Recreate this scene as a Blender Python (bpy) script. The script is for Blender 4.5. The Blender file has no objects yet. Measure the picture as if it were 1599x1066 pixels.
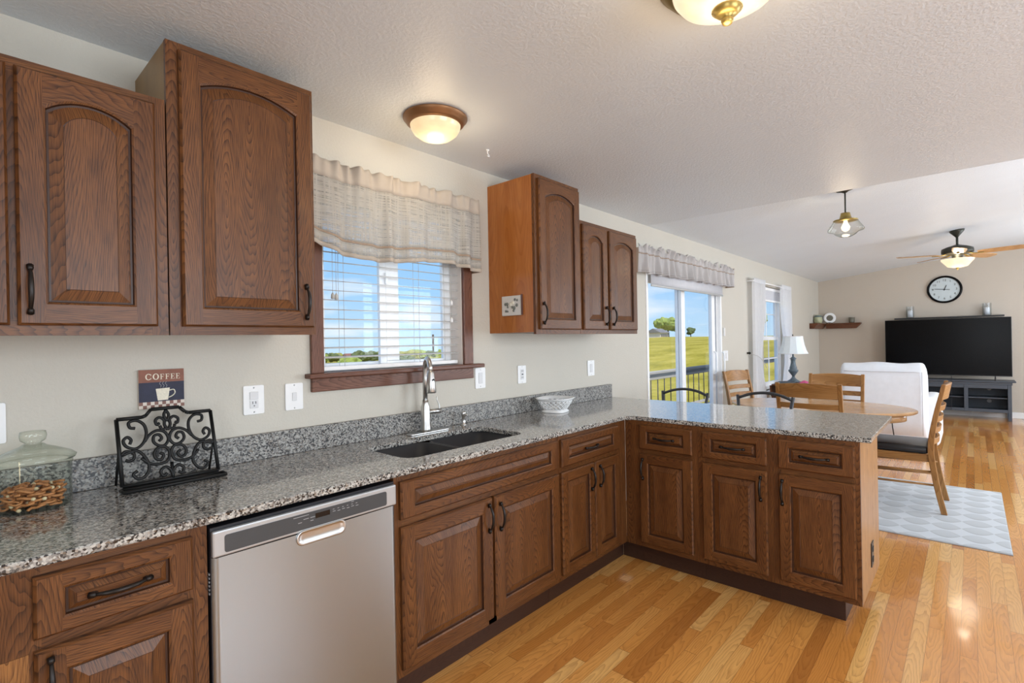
import bpy, bmesh, math, random
from mathutils import Vector, Matrix, noise
from math import sin, cos, pi, radians, sqrt

random.seed(7)
S = bpy.context.scene
COL = S.collection

# ------------------------------------------------------------------ camera
YAW, PITCH, ROLL, FPX = .8375, -.0004, -.0184, 796.965
_cy, _sy = cos(YAW), sin(YAW)
_fw = Vector((_sy*cos(PITCH), _cy*cos(PITCH), sin(PITCH)))
_rt = Vector((_cy, -_sy, 0)); _up = _rt.cross(_fw)
_r2 = _rt*cos(ROLL)+_up*sin(ROLL); _u2 = _up*cos(ROLL)-_rt*sin(ROLL)
cam_d = bpy.data.cameras.new('camera'); cam = bpy.data.objects.new('camera', cam_d); COL.objects.link(cam)
cam.matrix_world = Matrix(((_r2.x, _u2.x, -_fw.x, 0), (_r2.y, _u2.y, -_fw.y, -2.2214), (_r2.z, _u2.z, -_fw.z, 1.3853), (0, 0, 0, 1)))
cam_d.sensor_fit = 'HORIZONTAL'; cam_d.sensor_width = 36; cam_d.lens = FPX/1599*36
cam_d.clip_start = .02; cam_d.clip_end = 1000
S.camera = cam
S.view_settings.view_transform = 'Standard'; S.view_settings.look = 'None'
S.view_settings.exposure = 0.0; S.view_settings.gamma = 1.0; S.view_settings.use_curve_mapping = False

# ------------------------------------------------------------------ sky
W = bpy.data.worlds.new('sky'); S.world = W; W.use_nodes = True
_n = W.node_tree.nodes; _l = W.node_tree.links; _n.clear()
_o = _n.new('ShaderNodeOutputWorld'); _bg = _n.new('ShaderNodeBackground'); _bg.inputs[1].default_value = 1.1
_tc = _n.new('ShaderNodeTexCoord'); _sx = _n.new('ShaderNodeSeparateXYZ'); _l.new(_tc.outputs['Generated'], _sx.inputs[0])
_cr = _n.new('ShaderNodeValToRGB'); _l.new(_sx.outputs[2], _cr.inputs[0])
_e = _cr.color_ramp.elements
_e[0].position = 0.0; _e[0].color = (.55, .78, .98, 1); _e[1].position = .9; _e[1].color = (.06, .2, .62, 1)
_m = _cr.color_ramp.elements.new(.10); _m.color = (.36, .64, .98, 1)
_m = _cr.color_ramp.elements.new(.35); _m.color = (.19, .46, .93, 1)
_mp = _n.new('ShaderNodeMapping'); _mp.inputs['Scale'].default_value = (3, 3, 13); _l.new(_tc.outputs['Generated'], _mp.inputs[0])
_ns = _n.new('ShaderNodeTexNoise'); _ns.inputs['Scale'].default_value = 1.3; _ns.inputs['Detail'].default_value = 6; _l.new(_mp.outputs[0], _ns.inputs[0])
_c2 = _n.new('ShaderNodeValToRGB'); _c2.color_ramp.elements[0].position = .5; _c2.color_ramp.elements[1].position = .7; _l.new(_ns.outputs[0], _c2.inputs[0])
_c3 = _n.new('ShaderNodeValToRGB'); _c3.color_ramp.elements[0].position = .10; _c3.color_ramp.elements[0].color = (1, 1, 1, 1); _c3.color_ramp.elements[1].position = .26; _c3.color_ramp.elements[1].color = (0.1, 0.1, 0.1, 1); _l.new(_sx.outputs[2], _c3.inputs[0])
_mu = _n.new('ShaderNodeMath'); _mu.operation = 'MULTIPLY'; _l.new(_c2.outputs[0], _mu.inputs[0]); _l.new(_c3.outputs[0], _mu.inputs[1])
_mx = _n.new('ShaderNodeMixRGB'); _mx.inputs[2].default_value = (.93, .96, 1, 1); _l.new(_mu.outputs[0], _mx.inputs[0]); _l.new(_cr.outputs[0], _mx.inputs[1])
_l.new(_mx.outputs[0], _bg.inputs[0]); _l.new(_bg.outputs[0], _o.inputs[0])

def lamp(name, kind, energy, color, loc, rot=(0, 0, 0), **kw):
    d = bpy.data.lights.new(name, kind); d.energy = energy; d.color = color
    for k, v in kw.items(): setattr(d, k, v)
    o = bpy.data.objects.new(name, d); o.location = loc; o.rotation_euler = rot; COL.objects.link(o); return o
# sun behind the house, high, lighting the field; then added soft fill lamps, out of view, in front of windowless walls
lamp('sun', 'SUN', 4.2, (1, .95, .86), (0, -20, 30), (radians(38), 0, radians(-30)), angle=radians(.5))
lamp('fill_kitchen', 'AREA', 88, (.80, .90, 1), (1.2, -4.62, 1.55), (radians(90), 0, 0), shape='RECTANGLE', size=2.2, size_y=1.5)
lamp('fill_dining', 'AREA', 115, (.80, .90, 1), (5.6, -4.62, 1.5), (radians(90), 0, 0), shape='RECTANGLE', size=2.4, size_y=1.7)
lamp('fill_living', 'AREA', 95, (.80, .90, 1), (9.3, -4.62, 1.5), (radians(90), 0, 0), shape='RECTANGLE', size=2.2, size_y=1.7)
lamp('fill_left', 'AREA', 40, (.84, .92, 1), (-1.5, -2.9, 1.35), (0, radians(-90), 0), shape='RECTANGLE', size=1.8, size_y=1.6)  # added fill from the left; the wall behind it is closed

# ------------------------------------------------------------------ materials
MATS = {}
def mat(name):
    m = bpy.data.materials.new(name); m.use_nodes = True; MATS[name] = m
    nt = m.node_tree; b = nt.nodes['Principled BSDF']; return m, nt, b
def N(nt, t, **kw):
    n = nt.nodes.new(t)
    for k, v in kw.items():
        if k.startswith('i_'):
            n.inputs[int(k[2:])].default_value = v
        else: setattr(n, k, v)
    return n
def L(nt, a, b): nt.links.new(a, b)
def M2(nt, op, a, b=None, c=None):
    n = nt.nodes.new('ShaderNodeMath'); n.operation = op
    for i, v in enumerate((a, b, c)):
        if v is None: continue
        if isinstance(v, (int, float)): n.inputs[i].default_value = v
        else: nt.links.new(v, n.inputs[i])
    return n.outputs[0]
def ramp(nt, fac, stops, interp='LINEAR'):
    n = nt.nodes.new('ShaderNodeValToRGB'); e = n.color_ramp.elements; n.color_ramp.interpolation = interp
    while len(e) < len(stops): e.new(.5)
    for el, (p, c) in zip(e, stops): el.position = p; el.color = (*c, 1) if len(c) == 3 else c
    nt.links.new(fac, n.inputs[0]); return n.outputs[0]
def mix(nt, f, a, b, mode='MIX'):
    n = nt.nodes.new('ShaderNodeMixRGB'); n.blend_type = mode
    for i, v in enumerate((f, a, b)):
        if isinstance(v, (int, float)): n.inputs[i].default_value = v
        elif isinstance(v, tuple): n.inputs[i].default_value = (*v, 1)
        else: nt.links.new(v, n.inputs[i])
    return n.outputs[0]
def bump(nt, b, h, strength, dist=.002):
    n = nt.nodes.new('ShaderNodeBump'); n.inputs['Strength'].default_value = strength; n.inputs['Distance'].default_value = dist
    nt.links.new(h, n.inputs['Height']); nt.links.new(n.outputs[0], b.inputs['Normal'])
def noise_tex(nt, vec, scale, detail=3, rough=.5):
    n = nt.nodes.new('ShaderNodeTexNoise'); n.inputs['Scale'].default_value = scale; n.inputs['Detail'].default_value = detail; n.inputs['Roughness'].default_value = rough
    if vec is not None: nt.links.new(vec, n.inputs['Vector'])
    return n.outputs[0]
def plain(name, col, rough=.5, metal=0., spec=.5, coat=0., emit=None, estr=0., **kw):
    m, nt, b = mat(name)
    b.inputs['Base Color'].default_value = (*col, 1); b.inputs['Roughness'].default_value = rough; b.inputs['Metallic'].default_value = metal
    b.inputs['Specular IOR Level'].default_value = spec; b.inputs['Coat Weight'].default_value = coat
    if emit: b.inputs['Emission Color'].default_value = (*emit, 1); b.inputs['Emission Strength'].default_value = estr
    # faint tonal variation so no surface is perfectly flat
    tc = N(nt, 'ShaderNodeTexCoord'); nz = noise_tex(nt, tc.outputs['Object'], kw.get('ns', 18), 3)
    v = kw.get('var', .06)
    c = mix(nt, nz, tuple(x*(1-v) for x in col), tuple(min(1, x*(1+v)) for x in col))
    L(nt, c, b.inputs['Base Color'])
    if kw.get('bump'): bump(nt, b, noise_tex(nt, tc.outputs['Object'], kw.get('bs', 200), 2), kw['bump'], .001)
    return m

def oak(name, uvec, vvec, dark, mid, light, rough=.40, freq=215., contrast=1., coat=.10):
    """stained oak: long cathedral rings and fine pores, u runs across the grain, v along it"""
    m, nt, b = mat(name)
    tc = N(nt, 'ShaderNodeTexCoord'); oi = N(nt, 'ShaderNodeObjectInfo')
    du = N(nt, 'ShaderNodeVectorMath', operation='DOT_PRODUCT'); du.inputs[1].default_value = uvec; L(nt, tc.outputs['Object'], du.inputs[0])
    dv = N(nt, 'ShaderNodeVectorMath', operation='DOT_PRODUCT'); dv.inputs[1].default_value = vvec; L(nt, tc.outputs['Object'], dv.inputs[0])
    u = M2(nt, 'ADD', du.outputs['Value'], M2(nt, 'MULTIPLY', oi.outputs['Random'], 3.1)); v = M2(nt, 'ADD', dv.outputs['Value'], M2(nt, 'MULTIPLY', oi.outputs['Random'], 7.7))
    # boards about 12 cm wide, each with its own ring centre
    bw = .13
    bi = M2(nt, 'FLOOR', M2(nt, 'DIVIDE', u, bw))
    wn = N(nt, 'ShaderNodeTexWhiteNoise', noise_dimensions='1D'); L(nt, bi, wn.inputs['W'])
    ul = M2(nt, 'SUBTRACT', M2(nt, 'SUBTRACT', u, M2(nt, 'MULTIPLY', bi, bw)), bw*.5)
    cx = N(nt, 'ShaderNodeCombineXYZ'); L(nt, M2(nt, 'MULTIPLY', u, 11), cx.inputs[0]); L(nt, M2(nt, 'MULTIPLY', v, 1.15), cx.inputs[1]); L(nt, M2(nt, 'MULTIPLY', bi, 3.3), cx.inputs[2])
    nz = noise_tex(nt, cx.outputs[0], 1.0, 3, .55)
    nzc = M2(nt, 'MULTIPLY', M2(nt, 'SUBTRACT', nz, .5), .05)
    a = M2(nt, 'ADD', ul, M2(nt, 'MULTIPLY', M2(nt, 'SUBTRACT', wn.outputs['Value'], .5), .07))
    vm = M2(nt, 'MULTIPLY', M2(nt, 'SUBTRACT', M2(nt, 'FRACT', M2(nt, 'ADD', M2(nt, 'MULTIPLY', v, .8), wn.outputs['Value'])), .5), .16)
    d = M2(nt, 'SQRT', M2(nt, 'ADD', M2(nt, 'MULTIPLY', a, a), M2(nt, 'MULTIPLY', vm, vm)))
    d = M2(nt, 'ADD', d, nzc)
    s = M2(nt, 'FRACT', M2(nt, 'MULTIPLY', d, freq))
    band = M2(nt, 'POWER', s, 2.8)
    pv = N(nt, 'ShaderNodeCombineXYZ'); L(nt, M2(nt, 'MULTIPLY', u, 420), pv.inputs[0]); L(nt, M2(nt, 'MULTIPLY', v, 14), pv.inputs[1])
    pore = noise_tex(nt, pv.outputs[0], 1.0, 2, .6)
    pv2 = N(nt, 'ShaderNodeCombineXYZ'); L(nt, M2(nt, 'MULTIPLY', u, 14), pv2.inputs[0]); L(nt, M2(nt, 'MULTIPLY', v, 2), pv2.inputs[1]); L(nt, bi, pv2.inputs[2])
    tone = noise_tex(nt, pv2.outputs[0], 1.0, 2, .5)
    base = mix(nt, ramp(nt, tone, [(.35, (0, 0, 0)), (.65, (1, 1, 1))]), mid, light)
    f = M2(nt, 'MULTIPLY', M2(nt, 'ADD', M2(nt, 'MULTIPLY', band, .66), M2(nt, 'MULTIPLY', ramp(nt, pore, [(.42, (0, 0, 0)), (.62, (1, 1, 1))]), .45)), contrast)
    f = M2(nt, 'MINIMUM', f, 1.0)
    c = mix(nt, f, base, dark)
    L(nt, c, b.inputs['Base Color']); b.inputs['Roughness'].default_value = rough; b.inputs['Specular IOR Level'].default_value = .28; b.inputs['Coat Weight'].default_value = coat; b.inputs['Coat Roughness'].default_value = .2
    bump(nt, b, M2(nt, 'SUBTRACT', 1.0, f), .22, .0008)
    return m
XY = (1, 1, 0); ZZ = (0, 0, 1)
OD, OM, OL = (.034, .0115, .0038), (.128, .0455, .0128), (.20, .076, .022)
oak('oak_upright', XY, ZZ, OD, OM, OL)
oak('oak_level', ZZ, XY, OD, OM, OL)
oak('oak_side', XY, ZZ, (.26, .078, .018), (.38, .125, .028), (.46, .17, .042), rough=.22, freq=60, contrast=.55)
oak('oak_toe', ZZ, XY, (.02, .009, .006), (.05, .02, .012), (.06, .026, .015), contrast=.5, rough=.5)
oak('oak_groove', XY, ZZ, (.02, .008, .004), (.045, .016, .007), (.06, .022, .009), contrast=.4)
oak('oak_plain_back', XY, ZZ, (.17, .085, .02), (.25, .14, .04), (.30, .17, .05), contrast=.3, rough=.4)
oak('casing_level', ZZ, XY, (.06, .022, .014), (.17, .072, .045), (.22, .10, .065), freq=160, contrast=.9)
oak('casing_upright', XY, ZZ, (.06, .022, .014), (.17, .072, .045), (.22, .10, .065), freq=160, contrast=.9)
HD, HM, HL = (.16, .065, .018), (.36, .17, .052), (.46, .235, .08)
oak('chair_upright', XY, ZZ, HD, HM, HL, contrast=.7, freq=80)
oak('chair_level', ZZ, XY, HD, HM, HL, contrast=.7, freq=80)
oak('table_oak', (1, 0, .6), (0, 1, 0), (.42, .21, .09), (.62, .36, .17), (.70, .43, .22), contrast=.45, freq=70, rough=.2, coat=.4)
oak('walnut', ZZ, XY, (.03, .01, .004), (.12, .04, .016), (.18, .065, .025), contrast=.8)
oak('fan_blade_oak', (0, 1, 1), (1, 0, 0), (.25, .12, .05), (.5, .29, .13), (.6, .37, .18), contrast=.5)

def granite(name='granite', splash=False):
    m, nt, b = mat(name)
    tc = N(nt, 'ShaderNodeTexCoord')
    v1 = N(nt, 'ShaderNodeTexVoronoi'); v1.inputs['Scale'].default_value = 190; L(nt, tc.outputs['Object'], v1.inputs['Vector'])
    s = N(nt, 'ShaderNodeSeparateColor'); L(nt, v1.outputs['Color'], s.inputs[0])
    n2 = noise_tex(nt, tc.outputs['Object'], 60, 4, .7)
    n3 = noise_tex(nt, tc.outputs['Object'], 9, 3, .6)
    f = M2(nt, 'ADD', M2(nt, 'MULTIPLY', s.outputs[0], .55), M2(nt, 'MULTIPLY', n2, .5))
    c = ramp(nt, f, [(.27, (.015, .015, .017)), (.38, (.065, .065, .067)), (.46, (.22, .215, .205)), (.60, (.38, .37, .35)), (.76, (.56, .55, .51))])
    tan = ramp(nt, s.outputs[1], [(.86, (0, 0, 0)), (.9, (1, 1, 1))])
    c = mix(nt, M2(nt, 'MULTIPLY', tan, n3), c, (.34, .265, .20))
    if splash: c = mix(nt, .32, c, (.06, .06, .063))
    L(nt, c, b.inputs['Base Color']); b.inputs['Roughness'].default_value = .10; b.inputs['Specular IOR Level'].default_value = .7
    b.inputs['Coat Weight'].default_value = .3; b.inputs['Coat Roughness'].default_value = .06
    if splash: b.inputs['Roughness'].default_value = .38; b.inputs['Coat Weight'].default_value = 0; b.inputs['Specular IOR Level'].default_value = .4
granite(); granite('granite_honed', True)

def wallmat(name, col, bscale, bstr, rough=.6, dist=.004):
    m, nt, b = mat(name)
    tc = N(nt, 'ShaderNodeTexCoord'); n1 = noise_tex(nt, tc.outputs['Object'], bscale, 4, .55)
    n0 = noise_tex(nt, tc.outputs['Object'], 2.5, 2)
    L(nt, mix(nt, n0, tuple(x*.97 for x in col), tuple(x*1.03 for x in col)), b.inputs['Base Color'])
    b.inputs['Roughness'].default_value = rough
    h = ramp(nt, n1, [(.42, (0, 0, 0)), (.6, (1, 1, 1))])
    bump(nt, b, h, bstr, dist)
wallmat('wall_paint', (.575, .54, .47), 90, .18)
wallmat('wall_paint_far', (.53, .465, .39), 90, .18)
wallmat('ceiling_paint', (.73, .78, .83), 70, .20, .45)

def floor_mat():
    m, nt, b = mat('oak_floor')
    tc = N(nt, 'ShaderNodeTexCoord'); s = N(nt, 'ShaderNodeSeparateXYZ'); L(nt, tc.outputs['Object'], s.inputs[0])
    wdt, ln = .057, .95
    x, y = s.outputs[0], s.outputs[1]
    row = M2(nt, 'FLOOR', M2(nt, 'DIVIDE', y, wdt))
    wr = N(nt, 'ShaderNodeTexWhiteNoise', noise_dimensions='1D'); L(nt, row, wr.inputs['W'])
    xs = M2(nt, 'ADD', M2(nt, 'DIVIDE', x, ln), M2(nt, 'MULTIPLY', wr.outputs['Value'], 17.3))
    colm = M2(nt, 'FLOOR', xs)
    cid = N(nt, 'ShaderNodeCombineXYZ'); L(nt, row, cid.inputs[0]); L(nt, colm, cid.inputs[1])
    wc = N(nt, 'ShaderNodeTexWhiteNoise', noise_dimensions='2D'); L(nt, cid.outputs[0], wc.inputs['Vector'])
    base = ramp(nt, wc.outputs['Value'], [(0, (.42, .155, .032)), (.07, (.60, .24, .052)), (.4, (.70, .305, .072)), (.75, (.76, .36, .095)), (1, (.82, .47, .16))])
    fy = M2(nt, 'FRACT', M2(nt, 'DIVIDE', y, wdt)); fx = M2(nt, 'FRACT', xs)
    sc = N(nt, 'ShaderNodeSeparateColor'); L(nt, wc.outputs['Color'], sc.inputs[0])
    ul = M2(nt, 'MULTIPLY', M2(nt, 'SUBTRACT', fy, M2(nt, 'MULTIPLY', sc.outputs[1], 1.2)), wdt)
    vl = M2(nt, 'MULTIPLY', M2(nt, 'SUBTRACT', fx, sc.outputs[2]), .09)
    cv = N(nt, 'ShaderNodeCombineXYZ'); L(nt, M2(nt, 'MULTIPLY', y, 14), cv.inputs[0]); L(nt, M2(nt, 'MULTIPLY', x, 3), cv.inputs[1]); L(nt, M2(nt, 'MULTIPLY', wc.outputs['Value'], 50), cv.inputs[2])
    nz = noise_tex(nt, cv.outputs[0], 1.0, 3)
    d = M2(nt, 'ADD', M2(nt, 'SQRT', M2(nt, 'ADD', M2(nt, 'MULTIPLY', ul, ul), M2(nt, 'MULTIPLY', vl, vl))), M2(nt, 'MULTIPLY', nz, .05))
    band = M2(nt, 'POWER', M2(nt, 'FRACT', M2(nt, 'MULTIPLY', d, 110)), 2.5)
    pv = N(nt, 'ShaderNodeCombineXYZ'); L(nt, M2(nt, 'MULTIPLY', y, 350), pv.inputs[0]); L(nt, M2(nt, 'MULTIPLY', x, 10), pv.inputs[1])
    pore = noise_tex(nt, pv.outputs[0], 1.0, 2)
    f = M2(nt, 'ADD', M2(nt, 'MULTIPLY', band, .50), M2(nt, 'MULTIPLY', ramp(nt, pore, [(.5, (0, 0, 0)), (.65, (1, 1, 1))]), .18))
    c = mix(nt, f, base, mix(nt, .70, base, (.20, .06, .012)))
    g1 = M2(nt, 'LESS_THAN', fy, .022); g2 = M2(nt, 'LESS_THAN', fx, .0022)
    g = M2(nt, 'MAXIMUM', g1, g2)
    c = mix(nt, M2(nt, 'MULTIPLY', g, .75), c, (.12, .045, .015))
    L(nt, c, b.inputs['Base Color']); b.inputs['Roughness'].default_value = .20; b.inputs['Specular IOR Level'].default_value = .5
    b.inputs['Coat Weight'].default_value = .55; b.inputs['Coat Roughness'].default_value = .07
    bump(nt, b, M2(nt, 'SUBTRACT', 1.0, g), .15, .0006)
floor_mat()

def steel(name, col=(.60, .585, .565), rough=.28, along=(0, 0, 1)):
    m, nt, b = mat(name)
    tc = N(nt, 'ShaderNodeTexCoord'); mp = N(nt, 'ShaderNodeMapping')
    mp.inputs['Scale'].default_value = tuple(3 if a else 500 for a in along); L(nt, tc.outputs['Object'], mp.inputs[0])
    nz = noise_tex(nt, mp.outputs[0], 1.0, 2)
    b.inputs['Base Color'].default_value = (*col, 1); b.inputs['Metallic'].default_value = 1
    L(nt, M2(nt, 'ADD', M2(nt, 'MULTIPLY', nz, .08), rough-.04), b.inputs['Roughness'])
    bump(nt, b, nz, .03, .0003)
steel('brushed_steel', (.42, .46, .49), .34); steel('nickel', (.60, .60, .59), .30)
plain('chrome', (.8, .8, .8), .08, 1., var=.01)
plain('steel_trim', (.50, .51, .52), .35, .6)
plain('control_grey', (.055, .057, .06), .35)
plain('display_black', (.008, .008, .01), .15)
plain('print_grey', (.35, .35, .36), .6)
plain('black_plastic', (.012, .012, .016), .4)
plain('black_iron', (.006, .006, .006), .5, spec=.35)
plain('bronze_pull', (.022, .017, .015), .33, .55)
plain('composite_sink', (.028, .029, .033), .5, bump=.1)
plain('white_plastic', (.86, .86, .86), .35)
plain('white_slot', (.70, .70, .71), .4)
plain('dark_hole', (.02, .02, .02), .6)
plain('white_vinyl', (.95, .95, .95), .3)
plain('blind_white', (.92, .91, .90), .4)
plain('cord_grey', (.55, .55, .53), .7)
plain('baseboard_white', (.82, .82, .82), .4)
plain('black_gloss', (.002, .002, .0025), .2, spec=.12)
plain('black_satin', (.018, .018, .02), .35)
plain('stand_grey', (.055, .066, .085), .42)
plain('stand_grey_inner', (.04, .05, .066), .5)
plain('vinyl_black', (.010, .010, .012), .34, bump=.1, bs=300)
plain('stool_metal', (.075, .08, .088), .35, .5)
plain('stool_pad', (.05, .05, .055), .5)
plain('shade_grey', (.60, .60, .63), .7)
plain('ceramic_white', (.86, .87, .88), .18, coat=.4)
plain('ceramic_jug', (.42, .43, .27), .35, var=.5, ns=14)
plain('ceramic_blue', (.12, .16, .17), .35)
plain('cup_dark', (.14, .13, .10), .4, var=.7, ns=40)
plain('lamp_blue_grey', (.13, .17, .20), .45, var=.4, ns=30)
plain('lamp_shade', (.80, .86, .90), .8, emit=(.8, .88, .95), estr=.03)
plain('recliner_fabric', (.80, .82, .86), .9, bump=.25, bs=90)
plain('bronze_ring', (.27, .135, .06), .38, .6)
plain('brass_antique', (.34, .25, .08), .35, .8)
plain('dark_bronze', (.045, .045, .035), .42, .5)
plain('clock_face', (.55, .62, .64), .25)
plain('terracotta', (.42, .14, .07), .7)
plain('navy_print', (.016, .018, .045), .6, var=.5, ns=40)
plain('brick_print', (.24, .09, .055), .6, var=.4, ns=25)
plain('cream_print', (.78, .72, .58), .6, var=.2, ns=200)
plain('check_brown', (.23, .11, .085), .6)
plain('check_cream', (.70, .62, .54), .6)
plain('pretzel_brown', (.50, .21, .075), .45, var=.4, ns=60)
plain('pretzel_cream', (.80, .66, .42), .5)
plain('tile_stone', (.62, .60, .57), .6, var=.12, ns=60)
plain('tile_leaf', (.16, .17, .15), .6)
plain('tile_flower', (.78, .74, .62), .6)
plain('tile_edge', (.10, .045, .035), .6)
plain('pink_paper', (.75, .12, .30), .5)
plain('white_paper', (.85, .85, .87), .5)
plain('siding', (.74, .66, .60), .8)
plain('roof_red', (.30, .14, .10), .9)
plain('roof_grey', (.22, .21, .21), .9)
plain('bark', (.10, .07, .05), .9)
plain('foliage_bright', (.30, .36, .07), .8, var=.5, ns=4)
plain('foliage_dark', (.12, .15, .05), .8, var=.5, ns=4)
plain('foliage_olive', (.32, .31, .06), .8, var=.5, ns=4)
plain('deck_wood', (.48, .43, .38), .8)
plain('rail_beige', (.50, .46, .40), .7)
plain('rail_dark', (.07, .075, .085), .6)
plain('baluster_black', (.03, .03, .035), .5)

def glass_thin(name, tint=(1, 1, 1), refl=.5):
    m = bpy.data.materials.new(name); m.use_nodes = True; MATS[name] = m; nt = m.node_tree; nt.nodes.clear()
    o = N(nt, 'ShaderNodeOutputMaterial'); t = N(nt, 'ShaderNodeBsdfTransparent'); t.inputs[0].default_value = (*tint, 1)
    g = N(nt, 'ShaderNodeBsdfGlossy'); g.inputs['Roughness'].default_value = .02
    fr = N(nt, 'ShaderNodeLayerWeight'); fr.inputs[0].default_value = .5
    if refl > .6: L(nt, mix(nt, M2(nt, 'POWER', fr.outputs['Facing'], 3.0), tint, tuple(x*k for x, k in zip(tint, (.42, .50, .42)))), t.inputs[0])
    fa = M2(nt, 'ADD', .04, M2(nt, 'MULTIPLY', M2(nt, 'POWER', fr.outputs['Facing'], 4.0), .8))
    mx = N(nt, 'ShaderNodeMixShader'); L(nt, M2(nt, 'MULTIPLY', fa, refl), mx.inputs[0]); L(nt, t.outputs[0], mx.inputs[1]); L(nt, g.outputs[0], mx.inputs[2]); L(nt, mx.outputs[0], o.inputs[0])
glass_thin('window_glass', (.99, .99, .99), .35); glass_thin('jar_glass', (.95, .97, .94), 1.2); glass_thin('clear_glass', (.95, .95, .93), 1.0); glass_thin('candle_glass', (.88, .90, .92), 1.2)

def sheer(name, col, open_, tr=.5, weave=None):
    m = bpy.data.materials.new(name); m.use_nodes = True; MATS[name] = m; nt = m.node_tree; nt.nodes.clear()
    o = N(nt, 'ShaderNodeOutputMaterial'); d = N(nt, 'ShaderNodeBsdfDiffuse'); t = N(nt, 'ShaderNodeBsdfTranslucent'); tp = N(nt, 'ShaderNodeBsdfTransparent')
    tc = N(nt, 'ShaderNodeTexCoord'); nz = noise_tex(nt, tc.outputs['Object'], 25, 3)
    c = mix(nt, nz, tuple(x*.93 for x in col), tuple(min(1, x*1.04) for x in col))
    L(nt, c, d.inputs[0]); L(nt, c, t.inputs[0])
    a = N(nt, 'ShaderNodeMixShader'); a.inputs[0].default_value = tr; L(nt, d.outputs[0], a.inputs[1]); L(nt, t.outputs[0], a.inputs[2])
    b2 = N(nt, 'ShaderNodeMixShader'); L(nt, a.outputs[0], b2.inputs[1]); L(nt, tp.outputs[0], b2.inputs[2])
    if weave:
        s = N(nt, 'ShaderNodeSeparateXYZ'); L(nt, tc.outputs['Object'], s.inputs[0])
        nv = N(nt, 'ShaderNodeMapping'); nv.inputs['Scale'].default_value = (90, 1, 4); L(nt, tc.outputs['Object'], nv.inputs[0])
        nh = N(nt, 'ShaderNodeMapping'); nh.inputs['Scale'].default_value = (6, 1, 260); L(nt, tc.outputs['Object'], nh.inputs[0])
        g = M2(nt, 'MULTIPLY', ramp(nt, noise_tex(nt, nh.outputs[0], 1, 1), [(.5, (0, 0, 0)), (.62, (1, 1, 1))]), ramp(nt, noise_tex(nt, nv.outputs[0], 1, 1), [(.38, (0, 0, 0)), (.55, (1, 1, 1))]))
        L(nt, M2(nt, 'MULTIPLY', g, open_), b2.inputs[0])
    else: b2.inputs[0].default_value = open_
    L(nt, b2.outputs[0], o.inputs[0])
sheer('linen_open', (.74, .71, .66), .62, .55, weave=True); sheer('linen_solid', (.60, .53, .455), .0, .25); sheer('linen_stripe', (.46, .35, .27), .0, .2)
sheer('valance_grey', (.72, .69, .68), .04, .4); sheer('curtain_white', (.96, .96, .98), .22, .65)

def light_glass(name, col, s, vein=None):
    m, nt, b = mat(name)
    tc = N(nt, 'ShaderNodeTexCoord'); nz = noise_tex(nt, tc.outputs['Object'], 14, 4)
    c = mix(nt, ramp(nt, nz, [(.4, (0, 0, 0)), (.6, (1, 1, 1))]), tuple(x*.86 for x in col), col)
    L(nt, c, b.inputs['Emission Color']); b.inputs['Emission Strength'].default_value = s
    b.inputs['Base Color'].default_value = (.45, .36, .24, 1); b.inputs['Roughness'].default_value = .2
sheer('blind_slat', (.96, .96, .95), 0, .45)
light_glass('alabaster_lit', (1, .74, .42), .8); light_glass('bowl_lit', (1, .82, .56), .95); light_glass('bulb_lit', (1, .80, .45), 6)

def field_mat():
    m, nt, b = mat('field_grass')
    tc = N(nt, 'ShaderNodeTexCoord'); n1 = noise_tex(nt, tc.outputs['Object'], .25, 5, .65); n2 = noise_tex(nt, tc.outputs['Object'], 3.5, 4, .7)
    mp = N(nt, 'ShaderNodeMapping'); mp.inputs['Scale'].default_value = (.08, .6, 1); L(nt, tc.outputs['Object'], mp.inputs[0]); n3 = noise_tex(nt, mp.outputs[0], 1.2, 4)
    f = M2(nt, 'ADD', M2(nt, 'MULTIPLY', n1, .4), M2(nt, 'ADD', M2(nt, 'MULTIPLY', n2, .3), M2(nt, 'MULTIPLY', n3, .3)))
    c = ramp(nt, f, [(.36, (.24, .21, .02)), (.5, (.46, .38, .05)), (.64, (.66, .52, .12))])
    L(nt, c, b.inputs['Base Color']); b.inputs['Roughness'].default_value = 1; b.inputs['Specular IOR Level'].default_value = .1
field_mat()

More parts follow.
